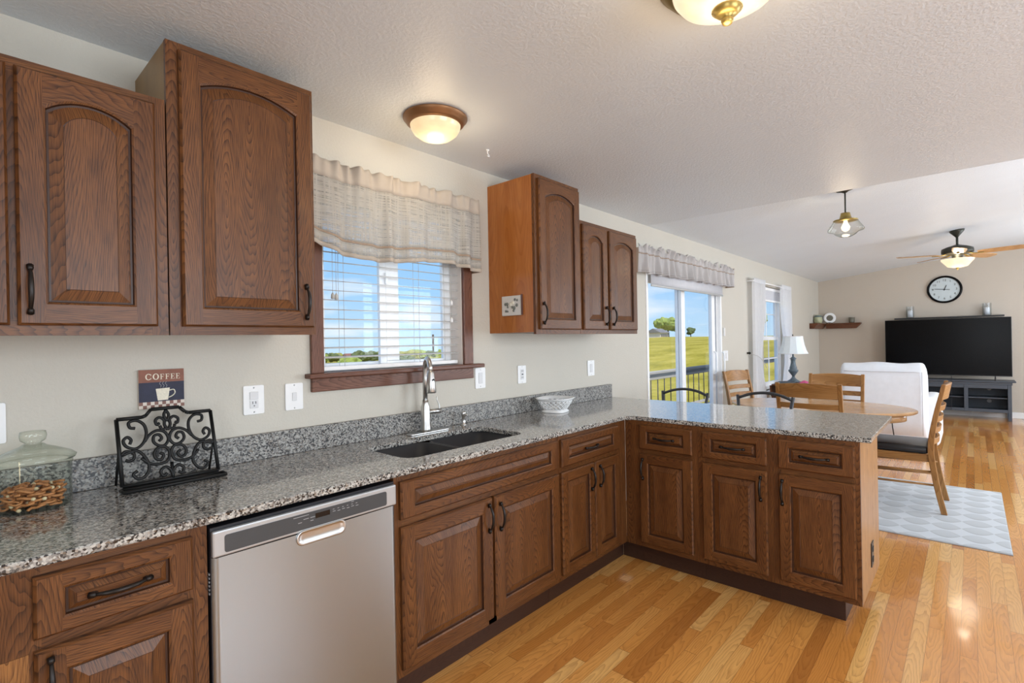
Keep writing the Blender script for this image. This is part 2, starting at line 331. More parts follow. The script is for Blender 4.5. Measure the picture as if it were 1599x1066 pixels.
def rug_mat():
    m, nt, b = mat('rug_pile')
    tc = N(nt, 'ShaderNodeTexCoord'); s = N(nt, 'ShaderNodeSeparateXYZ'); L(nt, tc.outputs['Object'], s.inputs[0])
    # rows of overlapping leaf outlines running across the rug
    P, Q = .166, .185
    row = M2(nt, 'FLOOR', M2(nt, 'DIVIDE', s.outputs[0], Q))
    par = M2(nt, 'MULTIPLY', M2(nt, 'MODULO', M2(nt, 'ABSOLUTE', row), 2), .5)
    fu = M2(nt, 'SUBTRACT', M2(nt, 'FRACT', M2(nt, 'DIVIDE', s.outputs[1], P)), .5)
    fv = M2(nt, 'SUBTRACT', M2(nt, 'FRACT', M2(nt, 'DIVIDE', s.outputs[0], Q)), .5)
    # leaf: |fv| < .46*(1-(2fu)^2)
    q = M2(nt, 'MULTIPLY', fu, 2)
    lim = M2(nt, 'MULTIPLY', M2(nt, 'SUBTRACT', 1.0, M2(nt, 'MULTIPLY', q, q)), .43)
    dd = M2(nt, 'SUBTRACT', lim, M2(nt, 'ABSOLUTE', fv))
    side = M2(nt, 'ADD', M2(nt, 'MULTIPLY', fv, -1.1), .5)
    inside = ramp(nt, M2(nt, 'ADD', dd, .5), [(.485, (0, 0, 0)), (.515, (1, 1, 1))])
    rim = ramp(nt, M2(nt, 'ADD', dd, .5), [(.5, (0, 0, 0)), (.515, (1, 1, 1)), (.56, (1, 1, 1)), (.60, (0, 0, 0))])
    line = M2(nt, 'ADD', M2(nt, 'MULTIPLY', inside, M2(nt, 'ADD', .28, M2(nt, 'MULTIPLY', .25, side))), M2(nt, 'MULTIPLY', M2(nt, 'MULTIPLY', rim, side), .45))
    nz = noise_tex(nt, tc.outputs['Object'], 500, 2)
    c = mix(nt, line, (.60, .63, .66), (.33, .345, .35))
    c = mix(nt, M2(nt, 'MULTIPLY', nz, .3), c, (.45, .46, .48))
    L(nt, c, b.inputs['Base Color']); b.inputs['Roughness'].default_value = .95
    bump(nt, b, line, -.3, .004)
rug_mat()

# ------------------------------------------------------------------ mesh helper
class MB:
    def __init__(s): s.v = []; s.f = []; s.m = []; s.sm = []; s.mats = []
    def mi(s, m):
        if m not in s.mats: s.mats.append(m)
        return s.mats.index(m)
    def add(s, vs, fs, m, smooth=False):
        o = len(s.v); s.v += [tuple(v) for v in vs]; k = s.mi(m)
        for f in fs: s.f.append([i+o for i in f]); s.m.append(k); s.sm.append(smooth)
        return s
    def box(s, a, b, m):
        x0, y0, z0 = [min(p, q) for p, q in zip(a, b)]; x1, y1, z1 = [max(p, q) for p, q in zip(a, b)]
        return s.add([(x0, y0, z0), (x1, y0, z0), (x1, y1, z0), (x0, y1, z0), (x0, y0, z1), (x1, y0, z1), (x1, y1, z1), (x0, y1, z1)],
                     [(0, 3, 2, 1), (4, 5, 6, 7), (0, 1, 5, 4), (1, 2, 6, 5), (2, 3, 7, 6), (3, 0, 4, 7)], m)
    def prism(s, poly, f3, t0, t1, m, smooth=False):
        """poly: 2-D outline, f3(u, v, t) -> 3-D"""
        n = len(poly); vs = [f3(u, v, t0) for u, v in poly]+[f3(u, v, t1) for u, v in poly]
        fs = [list(range(n))[::-1], list(range(n, 2*n))]
        o = len(s.v); s.add(vs, fs, m, False)
        k = s.mi(m)
        for i in range(n): s.f.append([o+i, o+(i+1) % n, o+n+(i+1) % n, o+n+i]); s.m.append(k); s.sm.append(smooth)
        return s
    def lathe(s, prof, c, m, n=32, axis='z', smooth=True, caps=True, sx=1, sy=1):
        vs = []; fs = []
        for r, h in prof:
            for i in range(n):
                a = 2*pi*i/n; p, q = r*cos(a)*sx, r*sin(a)*sy
                vs.append({'z': (c[0]+p, c[1]+q, c[2]+h), 'x': (c[0]+h, c[1]+p, c[2]+q), 'y': (c[0]+p, c[1]+h, c[2]+q)}[axis])
        for k in range(len(prof)-1):
            for i in range(n):
                j = (i+1) % n; fs.append((k*n+i, k*n+j, (k+1)*n+j, (k+1)*n+i))
        if caps:
            if prof[0][0] > 1e-5: fs.append(tuple(range(n))[::-1])
            if prof[-1][0] > 1e-5: fs.append(tuple(range((len(prof)-1)*n, len(prof)*n)))
        return s.add(vs, fs, m, smooth)
    def tube(s, pts, r, m, n=10, closed=False, smooth=True, flat=None):
        pts = [Vector(p) for p in pts]; K = len(pts); rs = r if isinstance(r, (list, tuple)) else [r]*K
        vs = []; fs = []; prev = None
        for i, p in enumerate(pts):
            if closed: t = pts[(i+1) % K]-pts[i-1]
            else: t = pts[min(i+1, K-1)]-pts[max(i-1, 0)]
            t.normalize()
            if prev is None:
                a = Vector((0, 0, 1)) if abs(t.z) < .9 else Vector((1, 0, 0)); u = t.cross(a).normalized()
            else: u = (prev-t*prev.dot(t)).normalized()
            prev = u; w = t.cross(u)
            for j in range(n):
                a = 2*pi*(j+.5)/n; fu = flat if flat else 1
                vs.append(p+u*cos(a)*rs[i]+w*sin(a)*rs[i]*fu)
        segs = K if closed else K-1
        for i in range(segs):
            for j in range(n):
                a, b2 = i*n+j, i*n+(j+1) % n; c, d = ((i+1) % K)*n+(j+1) % n, ((i+1) % K)*n+j
                fs.append((a, b2, c, d))
        if not closed: fs += [tuple(range(n))[::-1], tuple(range((K-1)*n, K*n))]
        return s.add(vs, fs, m, smooth)
    def grid(s, fn, nu, nv, m, smooth=True):
        vs = [fn(i/nu, j/nv) for j in range(nv+1) for i in range(nu+1)]
        fs = [(j*(nu+1)+i, j*(nu+1)+i+1, (j+1)*(nu+1)+i+1, (j+1)*(nu+1)+i) for j in range(nv) for i in range(nu)]
        return s.add(vs, fs, m, smooth)
    def build(s, name, parent=None, bevel=0, seg=2, sub=0, solid=0, recalc=True, loc=None, weld=False):
        me = bpy.data.meshes.new(name)
        off = Vector(loc) if loc is not None else (Vector(parent['_w']) if parent is not None and '_w' in parent else Vector((0, 0, 0)))
        me.from_pydata([Vector(v)-off for v in s.v], [], s.f)
        for mm in s.mats: me.materials.append(MATS[mm])
        for p, k, sm in zip(me.polygons, s.m, s.sm): p.material_index = k; p.use_smooth = sm
        if recalc:
            b = bmesh.new(); b.from_mesh(me)
            if weld: bmesh.ops.remove_doubles(b, verts=b.verts, dist=1e-5)
            bmesh.ops.recalc_face_normals(b, faces=b.faces); b.to_mesh(me); b.free()
        o = bpy.data.objects.new(name, me); COL.objects.link(o)
        o['_w'] = tuple(off)
        if parent is not None: o.parent = parent
        else: o.location = off
        if solid: md = o.modifiers.new('solid', 'SOLIDIFY'); md.thickness = solid; md.offset = 0
        if bevel: md = o.modifiers.new('bevel', 'BEVEL'); md.width = bevel; md.segments = seg; md.limit_method = 'ANGLE'; md.angle_limit = radians(40)
        if sub: md = o.modifiers.new('sub', 'SUBSURF'); md.levels = sub; md.render_levels = sub
        return o
def thing(name, label, cat, loc, group=None, rz=0):
    o = bpy.data.objects.new(name, None); COL.objects.link(o); o.empty_display_size = .05
    o.location = loc; o.rotation_euler = (0, 0, rz); o['label'] = label; o['category'] = cat; o['_w'] = tuple(loc)
    if group: o['group'] = group
    return o
def tag(o, label, cat, group=None, kind=None):
    o['label'] = label; o['category'] = cat
    if group: o['group'] = group
    if kind: o['kind'] = kind
    return o
def struct(o, label=None):
    o['kind'] = 'structure'
    if label: o['label'] = label
    return o
def copy_tree(o, parent=None):
    c = o.copy(); COL.objects.link(c); c.parent = parent
    for ch in o.children: copy_tree(ch, c)
    return c
def crom(pts, k=6):
    """Catmull-Rom through 2-D/3-D points"""
    P = [Vector(p) for p in pts]; P = [P[0]*2-P[1]]+P+[P[-1]*2-P[-2]]; out = []
    for i in range(1, len(P)-2):
        for j in range(k):
            t = j/k; a, b, c, d = P[i-1], P[i], P[i+1], P[i+2]
            out.append(.5*((2*b)+(c-a)*t+(2*a-5*b+4*c-d)*t*t+(3*b-a-3*c+d)*t**3))
    out.append(P[-2]); return out

# ================================================================== SETTING
XL, XR, YF, ZC, XV, SL = -1.6, 11.45, -4.75, 2.43, 4.36, .12
struct(MB().box((XL-.15, YF-.15, -.1), (XR+.15, .14, 0), 'oak_floor').build('floor'), 'glossy oak strip floor')
def wall_holes(name, m, x0, x1, z0, z1, holes):
    """window wall, y 0 (inside) to .14; holes sorted by x"""
    b = MB(); x = x0
    for hx0, hx1, hz0, hz1 in holes:
        b.box((x, 0, z0), (hx0, .14, z1), m)
        if hz0 > z0: b.box((hx0, 0, z0), (hx1, .14, hz0), m)
        b.box((hx0, 0, hz1), (hx1, .14, z1), m); x = hx1
    b.box((x, 0, z0), (x1, .14, z1), m); return b.build(name)
W1 = (1.16, 2.03, 1.255, 2.13); D1 = (4.31, 6.20, 0.0, 2.06); W2 = (7.86, 8.95, .60, 2.12)
struct(wall_holes('wall_back', 'wall_paint', XL, XR, 0, 2.5, [W1, D1, W2]), 'beige window wall')
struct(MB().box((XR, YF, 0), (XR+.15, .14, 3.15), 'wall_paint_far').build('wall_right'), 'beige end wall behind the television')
struct(MB().box((XL-.15, YF, 0), (XL, .14, 2.5), 'wall_paint').build('wall_left'))
struct(MB().box((XL-.15, YF-.15, 0), (XR+.15, YF, 3.15), 'wall_paint').build('wall_front'))
cb = MB(); cb.box((XL-.15, YF, ZC), (XV, .14, 3.2), 'ceiling_paint')
cb.prism([(.14, ZC), (.14, ZC+.3), (YF, ZC+SL*-YF+.3), (YF, ZC+SL*-YF), (0, ZC)], lambda u, v, t: (t, u, v), XV, XR+.15, 'ceiling_paint')
struct(cb.build('ceiling'), 'textured white ceiling, flat over the kitchen and sloped beyond')
struct(MB().box((6.25, -.014, 0), (XR, 0, .09), 'baseboard_white').build('baseboard_back', bevel=.004))
struct(MB().box((XR-.014, YF, 0), (XR, -.014, .10), 'baseboard_white').build('baseboard_right', bevel=.004))

# ---- kitchen window
w = thing('window_1', 'kitchen window', 'window', (1.6, 0, 1.255)); del w['category']; struct(w, 'white sliding kitchen window in dark wood casing')
def frame_rect(b, x0, x1, z0, z1, y0, y1, t, m, tb=None):
    tb = tb or t
    b.box((x0, y0, z0), (x0+t, y1, z1), m); b.box((x1-t, y0, z0), (x1, y1, z1), m)
    b.box((x0+t, y0, z0), (x1-t, y1, z0+tb), m); b.box((x0+t, y0, z1-tb), (x1-t, y1, z1), m)
c = MB(); c.box((1.10, -.02, 1.255), (1.16, 0, 2.19), 'casing_upright').box((2.03, -.02, 1.255), (2.10, 0, 2.19), 'casing_upright').box((1.10, -.02, 2.13), (2.10, 0, 2.19), 'casing_level').build('casing', w, .004)
MB().box((1.075, -.05, 1.234), (2.165, .05, 1.256), 'casing_level').build('sill', w, .005)
MB().box((1.10, -.02, 1.172), (2.10, 0, 1.234), 'casing_level').build('apron', w, .004)
j = MB(); j.box((1.16, 0, 1.256), (1.164, .10, 2.13), 'siding').box((2.026, 0, 1.256), (2.03, .10, 2.13), 'siding'); j.build('jamb_liner', w)
f = MB(); frame_rect(f, 1.164, 2.026, 1.256, 2.13, .095, .139, .035, 'white_vinyl', .015); f.build('window_frame', w, .003)
f = MB(); frame_rect(f, 1.20, 1.60, 1.272, 2.11, .112, .135, .035, 'white_vinyl', .022); f.build('sash', w, .003)
f = MB(); frame_rect(f, 1.53, 2.0, 1.272, 2.11, .088, .111, .04, 'white_vinyl', .022); f.box((1.571, .090, 1.295), (1.652, .109, 2.087), 'white_vinyl'); f.build('sash', w, .003)
MB().box((1.235, .122, 1.294), (1.565, .126, 2.088), 'window_glass').build('pane', w)
MB().box((1.653, .098, 1.294), (1.959, .102, 2.087), 'window_glass').build('pane', w)
MB().box((1.56, .072, 1.70), (1.575, .088, 1.76), 'white_vinyl').build('latch', w, .003)

b = thing('window_blind', 'white horizontal slat blind lowered open in the kitchen window', 'blind', (1.6, .045, 1.27))
sl = MB()
for k in range(18):
    z = 1.322+k*.0455
    sl.grid(lambda u, v, z=z: (1.18+u*.84, .022+v*.046, z+.0018*(1-(2*v-1)**2)+.0055*v), 1, 4, 'blind_slat')
sl.build('slats', b, solid=.0022)
MB().box((1.18, .03, 1.262), (2.02, .062, 1.282), 'blind_white').build('bottom_rail', b, .003)
MB().box((1.175, .02, 2.085), (2.025, .072, 2.128), 'blind_white').build('headrail', b, .003)
for x in (1.285, 1.735, 1.955):
    for yy in (.0205, .0695): MB().tube([(x, yy, 1.28), (x, yy, 2.09)], .0011, 'cord_grey', 5).build('ladder_cord', b)
for x, z in ((1.225, 1.63), (1.243, 1.628)):
    pc = MB(); pc.tube([(x, .014, z), (x, .014, 2.08)], .001, 'cord_grey', 5); pc.lathe([(.003, .0), (.009, .002), (.008, .02), (.003, .03)], (x, .014, z-.03), 'cord_grey', 10); pc.build('pull_cord', b)
pc = MB()
pc.tube([(1.962, .012, 1.50), (1.962, .012, 2.08)], .001, 'cord_grey', 5)
for z in (1.50, 1.60): pc.lathe([(.003, .0), (.008, .003), (.007, .022), (.002, .03)], (1.962, .012, z), 'blind_white', 10)
pc.build('tilt_cords', b)

# ---- linen valance
def valance(name, label, x0, x1, ztop, zbot, yr, nf, amp, mats, hem=None, ruffle=0, seed=1, group=None):
    rnd = random.Random(seed); ph = [rnd.uniform(0, 6.28) for _ in range(8)]; dx = x1-x0
    t = thing(name, label, 'valance', ((x0+x1)/2, -.05, ztop), group)
    def fold(u, v):
        s = u*nf*2*pi
        a = amp*(.35+.65*(1-v)) if v < .78 else amp*(.42+2*(v-.78))
        return yr+a*(.6*sin(s+1.3*sin(s*.31+ph[0]))+.4*sin(s*1.7+ph[1])*(1-v)+.25*sin(s*3.1+ph[2])*v+(.5*sin(s*2.3+ph[5]+2*sin(s*.7))*(v-.7)/.3 if v > .7 else 0))
    zb = hem or (lambda u: zbot)
    def P(u, v):
        z = zb(u)+(ztop-zb(u))*v
        if not ruffle and v > .8: z += (v-.8)*.022*sin(u*nf*13+2*sin(u*19))
        if ruffle and v > .74: z += (v-.74)*.10*sin(u*nf*6.28*1.6+ph[3])
        return (x0+dx*u+.006*sin(u*nf*6+ph[4])*(1-v), fold(u, v), z)
    g = MB()
    bands = mats
    for v0, v1, m in bands: g.grid(lambda u, v, v0=v0, v1=v1: P(u, v0+(v1-v0)*v), 300, max(2, int((v1-v0)*24)), m)
    g.build('fabric', t, solid=.0012, recalc=False, weld=False)
    for xe in (x0, x1):   # returns to the wall
        u = 0 if xe == x0 else 1
        e = MB(); e.grid(lambda a, v: (xe, P(u, v)[1]*(1-a)-.003*a, P(u, v)[2]), 3, 12, bands[len(bands)//2][2]); e.build('side_return', t, solid=.0012, recalc=False)
    MB().tube([(x0+.004, yr+.012+amp, ztop-.05), (x1-.004, yr+.012+amp, ztop-.05)], .008, 'white_vinyl', 8).build('curtain_rod', t)
    return t
valance('valance', 'beige open-weave linen valance over the kitchen window', 1.01, 2.105, 2.215, 1.80, -.085, 6.3, .024,
        [(0, .05, 'linen_solid'), (.05, .16, 'linen_open'), (.16, .185, 'linen_stripe'), (.185, .80, 'linen_open'), (.80, 1, 'linen_solid')],
        hem=lambda u: 1.80+.018*sin(u*8+1.9)+(.035*(1-u/.2) if u < .2 else 0), seed=4)
valance('valance', 'grey gathered valance with a ruffled header over the glass patio door', 4.03, 6.36, 2.20, 1.985, -.095, 17, .042,
        [(0, .07, 'valance_grey'), (.07, .70, 'valance_grey'), (.70, .74, 'linen_stripe'), (.74, 1, 'valance_grey')],
        hem=lambda u: 1.965+.02*u+.006*sin(u*60), ruffle=1, seed=9)

# ---- sliding door
d = thing('door_1', 'patio door', 'door', (5.25, 0, 0)); del d['category']; struct(d, 'white sliding glass patio door')
f = MB(); f.box((4.31, -.01, 0), (4.345, .139, 2.06), 'white_vinyl').box((6.165, -.01, 0), (6.20, .139, 2.06), 'white_vinyl').box((4.345, -.01, 2.02), (6.165, .139, 2.06), 'white_vinyl').box((4.345, 0, 0), (6.165, .139, .04), 'white_vinyl')
f.box((6.150, .03, .04), (6.165, .045, 2.02), 'white_vinyl').box((6.150, .085, .04), (6.165, .1, 2.02), 'white_vinyl')
f.build('door_frame', d, .004)
f = MB(); frame_rect(f, 4.345, 5.30, .04, 2.02, .095, .13, .09, 'white_vinyl'); pf = f.build('fixed_panel', d, .004)
MB().box((4.435, .11, .13), (5.21, .116, 1.93), 'window_glass').build('pane', pf)
f = MB(); frame_rect(f, 5.20, 6.14, .04, 2.02, .05, .085, .09, 'white_vinyl'); ps = f.build('sliding_panel', d, .004)
MB().box((5.29, .066, .13), (6.05, .072, 1.93), 'window_glass').build('pane', ps)
h = MB(); h.tube(crom([(6.08, .05, .95), (6.08, .02, .97), (6.08, .015, 1.05), (6.08, .015, 1.12), (6.08, .02, 1.2), (6.08, .05, 1.22)]), .01, 'white_vinyl', 8); h.build('handle', ps)
h = MB(); h.tube(crom([(6.185, -.01, .93), (6.185, -.035, .95), (6.185, -.04, 1.07), (6.185, -.035, 1.19), (6.185, -.01, 1.21)]), .009, 'white_vinyl', 8); h.build('screen_handle', d)
t = thing('roller_shade', 'rolled light grey shade under the gathered valance at the glass patio door', 'shade', (5.25, -.03, 1.9))
MB().grid(lambda u, v: (4.345+u*1.81, -.04+.004*v, 1.885+v*.17), 1, 4, 'shade_grey').build('fabric', t, solid=.002)
MB().box((4.345, -.048, 1.868), (6.155, -.034, 1.888), 'steel_trim').build('hem_bar', t, .003)
MB().tube([(4.35, -.045, 2.08), (6.15, -.045, 2.08)], .022, 'shade_grey', 14).build('roller', t)
t = tag(MB().box((6.245, -.022, 1.40), (6.275, -.0, 1.50), 'white_plastic').build('wall_bracket', bevel=.003), 'small white bracket on the wall right of the patio door', 'bracket')

# ---- living window with curtains
w = thing('window_2', 'living window', 'window', (8.4, 0, .6)); del w['category']; struct(w, 'white double-hung living room window')
f = MB(); frame_rect(f, 7.86, 8.95, .60, 2.12, .05, .139, .05, 'white_vinyl'); f.build('window_frame', w, .004)
f = MB(); frame_rect(f, 7.91, 8.90, .65, 1.38, .07, .10, .05, 'white_vinyl'); f.box((7.96, .08, 1.04), (8.85, .092, 1.06), 'white_vinyl').box((8.40, .08, .70), (8.42, .092, 1.33), 'white_vinyl'); f.build('lower_sash', w, .003)
f = MB(); frame_rect(f, 7.91, 8.90, 1.34, 2.07, .10, .13, .05, 'white_vinyl'); f.box((7.96, .11, 1.72), (8.85, .122, 1.735), 'white_vinyl').box((8.40, .11, 1.39), (8.42, .122, 2.02), 'white_vinyl'); f.build('upper_sash', w, .003)
MB().box((7.96, .084, .70), (8.85, .088, 1.33), 'window_glass').build('pane', w); MB().box((7.96, .114, 1.39), (8.85, .118, 2.02), 'window_glass').build('pane', w)
MB().box((7.80, -.05, .575), (9.01, .05, .60), 'white_vinyl').build('sill', w, .005)
t = thing('cellular_shade', 'raised white cellular shade at the top of the living room window', 'shade', (8.4, .03, 1.9))
sh = MB()
for k in range(10): sh.box((7.92, .02+.004*(k % 2), 1.93+k*.014), (8.89, .045-.004*(k % 2), 1.944+k*.014), 'shade_grey')
sh.build('cells', t); MB().box((7.92, .015, 1.905), (8.89, .048, 1.93), 'white_vinyl').build('bottom_rail', t, .003); MB().box((7.92, .012, 2.07), (8.89, .048, 2.11), 'white_vinyl').build('headrail', t, .003)
MB_ = MB(); MB_.tube([(7.15, -.08, 2.13), (9.05, -.08, 2.13)], .009, 'white_vinyl', 8)
for x in (7.16, 9.04): MB_.tube([(x, -.08, 2.13), (x, -.001, 2.13)], .008, 'white_vinyl', 8)
tag(MB_.build('curtain_rod'), 'thin white curtain rod above the living room window', 'rod')
def curtain(label, x0, x1, tie, seed):
    t = thing('sheer_curtain', label, 'curtain', ((x0+x1)/2, -.08, .02)); r = random.Random(seed); p = r.uniform(0, 6); xm = x0 if tie == 'l' else x1
    def P(u, v):
        z = .03+v*2.13; k = math.exp(-((z-1.08)/.42)**2)*.42 if tie else 0
        x = x0+(x1-x0)*u; x = x+(xm-x)*k+(.03*(1-v) if tie == 'r' else 0)
        return (x, -.08+.028*sin(u*9*2*pi+p+.8*sin(v*3))*(.5+.5*(1-v))+.006*sin(u*50), z)
    MB().grid(P, 110, 40, 'curtain_white').build('fabric', t, solid=.0012, recalc=False)
    MB().grid(lambda u, v: (x0+(x1-x0)*u, -.08-.014+.006*sin(u*70), 2.10+v*.07), 60, 3, 'curtain_white').build('rod_pocket', t, solid=.002, recalc=False)
    return t
c = curtain('white sheer curtain on the left side of the living room window, tied back', 7.17, 7.66, 'l', 1)
curtain('white sheer curtain on the right side of the living room window, behind the table lamp', 8.50, 9.02, 'r', 2)
t = thing('tieback', 'thin white curtain tieback loop on a dark hook left of the living room window', 'tieback', (7.12, -.05, 1.2))
MB().tube(crom([(7.15, -.05, 1.16), (7.2, -.13, 1.12), (7.4, -.14, 1.02), (7.5, -.13, .96)]), .004, 'cord_grey', 6).build('cord', t)
MB().lathe([(.012, 0), (.012, -.02), (.02, -.03), (.0, -.05)], (7.13, -.001, 1.17), 'black_iron', 10, axis='y').build('hook', t)

# ================================================================== DOORS AND PULLS
def pull(parent, F, a, b, vert, ln=.125, m='bronze_pull'):
    """bow pull, centre (a, b) on the face c=0"""
    g = MB(); q = (lambda s, c: F(a, b+s, c)) if vert else (lambda s, c: F(a+s, b, c))
    pts = []; rs = []
    for i in range(15):
        s = -1+2*i/14; pts.append(q(s*ln*.43, .010+.020*(1-abs(s)**2.4))); rs.append(.0038+.0026*(1-s*s))
    g.tube(pts, rs, m, 8)
    for s in (-1, 1):
        g.tube([q(s*ln*.43, 0), q(s*ln*.43, .014)], [.0055, .006], m, 8)
        g.tube([q(s*ln*.38, .001), q(s*ln*.44, .012), q(s*ln*.5, .006)], [.004, .0075, .008], m, 8)
    return g.build('handle', parent)
def door(parent, F, a0, a1, b0, b1, name='door', arch=0, st=.055, rl=None, hnd=None, T=.02, bev=.028, label=None):
    """five-piece raised panel front; F(a, b, c) maps across/up/out to the world"""
    rl = rl or st; g = MB(); V, H = 'oak_upright', 'oak_level'
    r0 = [(a0, b0), (a1, b0), (a1, b1), (a0, b1)]; e = .006
    r1 = [(a0+e, b0+e), (a1-e, b0+e), (a1-e, b1-e), (a0+e, b1-e)]
    vs = [F(x, y, 0) for x, y in r0]+[F(x, y, T-.007) for x, y in r0]+[F(x, y, T) for x, y in r1]
    g.add(vs, [(3, 2, 1, 0)], V)
    for i in range(4):
        j = (i+1) % 4; g.add([vs[i], vs[j], vs[4+j], vs[4+i]], [(0, 1, 2, 3)], H if i % 2 == 0 else V); g.add([vs[4+i], vs[4+j], vs[8+j], vs[8+i]], [(0, 1, 2, 3)], H if i % 2 == 0 else V)
    l, r, bo, ts = a0+st, a1-st, b0+rl, b1-rl-arch
    n = 14 if arch else 1
    def loop(d):
        L_, R_, B_, T_ = l+d, r-d, bo+d, ts-d; p = [(L_, B_), (R_, B_), (R_, T_)]
        if arch:
            c = (R_-L_)/2; R = (c*c+arch*arch)/(2*arch); cx = (L_+R_)/2
            for i in range(1, n):
                x = R_-(R_-L_)*i/n; p.append((x, T_+arch-R+sqrt(R*R-(x-cx)**2)))
        p.append((L_, T_)); return p
    I0 = loop(0); x0, x1, y0, y1 = a0+e, a1-e, b0+e, b1-e
    g.add([F(x, y, T) for x, y in [(x0, y0), (l, y0), (l, bo), (l, ts), (l, y1), (x0, y1)]], [range(6)], V)
    g.add([F(x, y, T) for x, y in [(r, y0), (x1, y0), (x1, y1), (r, y1), (r, ts), (r, bo)]], [range(6)], V)
    g.add([F(x, y, T) for x, y in [(l, y0), (r, y0), (r, bo), (l, bo)]], [range(4)], H)
    top = I0[2:]
    for i in range(len(top)-1):
        (xa, ya), (xb, yb) = top[i], top[i+1]; g.add([F(xa, ya, T), F(xa, y1, T), F(xb, y1, T), F(xb, yb, T)], [range(4)], H)
    prof = [(0, T), (.005, T-.003), (.007, T-.011), (.012, T-.0115), (.013+bev, T-.0025), (.0145+bev, T-.0035)]
    loops = [[F(x, y, c) for x, y in loop(dd)] for dd, c in prof]
    K = len(I0)
    for kk, (A, B) in enumerate(zip(loops, loops[1:])):
        for i in range(K):
            j = (i+1) % K; g.add([A[i], A[j], B[j], B[i]], [(0, 1, 2, 3)], 'oak_groove' if kk in (1, 2, 4) else V)
    g.add(loops[-1], [range(K)], V if name == 'door' else H)
    o = g.build(name, parent, recalc=True, weld=True)
    if label: o['label'] = label
    if hnd: pull(o, lambda a, b, c: F(a, b, c+T), *hnd)
    return o
FR = lambda y: (lambda a, b, c: (a, y-c, b))            # faces the room from the window wall
FP = lambda x: (lambda a, b, c: (x-c, -a, b))           # faces the camera side from the peninsula

def face_frame(parent, F, rects):
    g = MB()
    for a0, a1, b0, b1, m in rects:
        p, q = F(a0, b0, 0), F(a1, b1, -.019); g.box(p, q, m)
    g.build('face_frame', parent)
V, H = 'oak_upright', 'oak_level'
UY = -.372; ZB = 1.424
def upper(label, x0, x1, zt, doors, side='oak_plain_back'):
    t = thing('upper_cabinet', label, 'cabinet', ((x0+x1)/2, -.18, ZB))
    g = MB(); y = UY+.019
    g.box((x0, y, ZB+.012), (x0+.018, 0-.001, zt-.002), side).box((x1-.018, y, ZB+.012), (x1, -.001, zt-.002), side)
    g.box((x0+.018, y, ZB+.012), (x1-.018, -.001, ZB+.03), H).box((x0+.018, y, zt-.02), (x1-.018, -.001, zt-.002), side).box((x0+.018, -.012, ZB+.03), (x1-.018, -.001, zt-.02), side)
    g.build('body', t)
    F = FR(UY); st = .038
    xs = [x0]+[d[0]-.0 for d in doors]+[d[1] for d in doors]
    rects = [(x0, doors[0][0]+.012, ZB, zt, V), (doors[-1][1]-.012, x1, ZB, zt, V), (doors[0][0]+.012, doors[-1][1]-.012, ZB, ZB+.042, H), (doors[0][0]+.012, doors[-1][1]-.012, zt-.04, zt, H)]
    for A, B in zip(doors, doors[1:]): rects.append((A[1]-.012, B[0]+.012, ZB+.042, zt-.04, V))
    face_frame(t, F, rects)
    for a0, a1, hx in doors: door(t, F, a0, a1, ZB+.027, zt-.024, arch=.036, st=.054, rl=.056, hnd=(hx, ZB+.12, True) if hx else None)
    return t
upper('short oak wall cabinet at the left edge, arched doors', -.42, .464, 2.152, [(-.385, .112, .14-.07), (.127, .434, .15)])
upper('tall oak wall cabinet left of the kitchen window, reaching nearly to the ceiling', .468, .942, 2.346, [(.500, .930, .896)])
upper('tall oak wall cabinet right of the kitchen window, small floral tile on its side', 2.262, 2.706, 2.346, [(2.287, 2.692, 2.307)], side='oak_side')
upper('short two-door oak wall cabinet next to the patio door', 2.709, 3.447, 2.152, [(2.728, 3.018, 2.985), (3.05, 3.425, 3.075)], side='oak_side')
# floral tile on the cabinet side
t = thing('decorative_tile', 'small white floral tile fixed to the orange cabinet side', 'tile', (2.26, -.19, 1.535))
TX = 2.2615
MB().box((TX-.010, -.268, 1.538), (TX, -.115, 1.655), 'tile_stone').build('tile', t, .003)
MB().box((TX-.012, -.276, 1.54), (TX, -.269, 1.66), 'tile_edge').build('side_edge', t, .001)
rr = random.Random(3)
g = MB()
for (y, z, s, m) in [(-.145, 1.607, .010, 'tile_leaf'), (-.16, 1.607, .011, 'tile_leaf'), (-.164, 1.59, .008, 'tile_leaf'), (-.149, 1.565, .008, 'tile_leaf'), (-.163, 1.563, .007, 'tile_leaf'), (-.222, 1.632, .009, 'tile_leaf'), (-.240, 1.627, .008, 'tile_leaf'), (-.236, 1.598, .011, 'tile_leaf'), (-.215, 1.582, .012, 'tile_leaf'), (-.21, 1.566, .008, 'tile_leaf'), (-.2, 1.587, .009, 'tile_leaf'), (-.188, 1.604, .014, 'tile_flower'), (-.205, 1.612, .014, 'tile_flower')]:
    g.lathe([(0, -.004), (s*.7, -.003), (s, 0)], (TX-.010, y, z), m, 7, axis='x')
g.build('flower_relief', t)

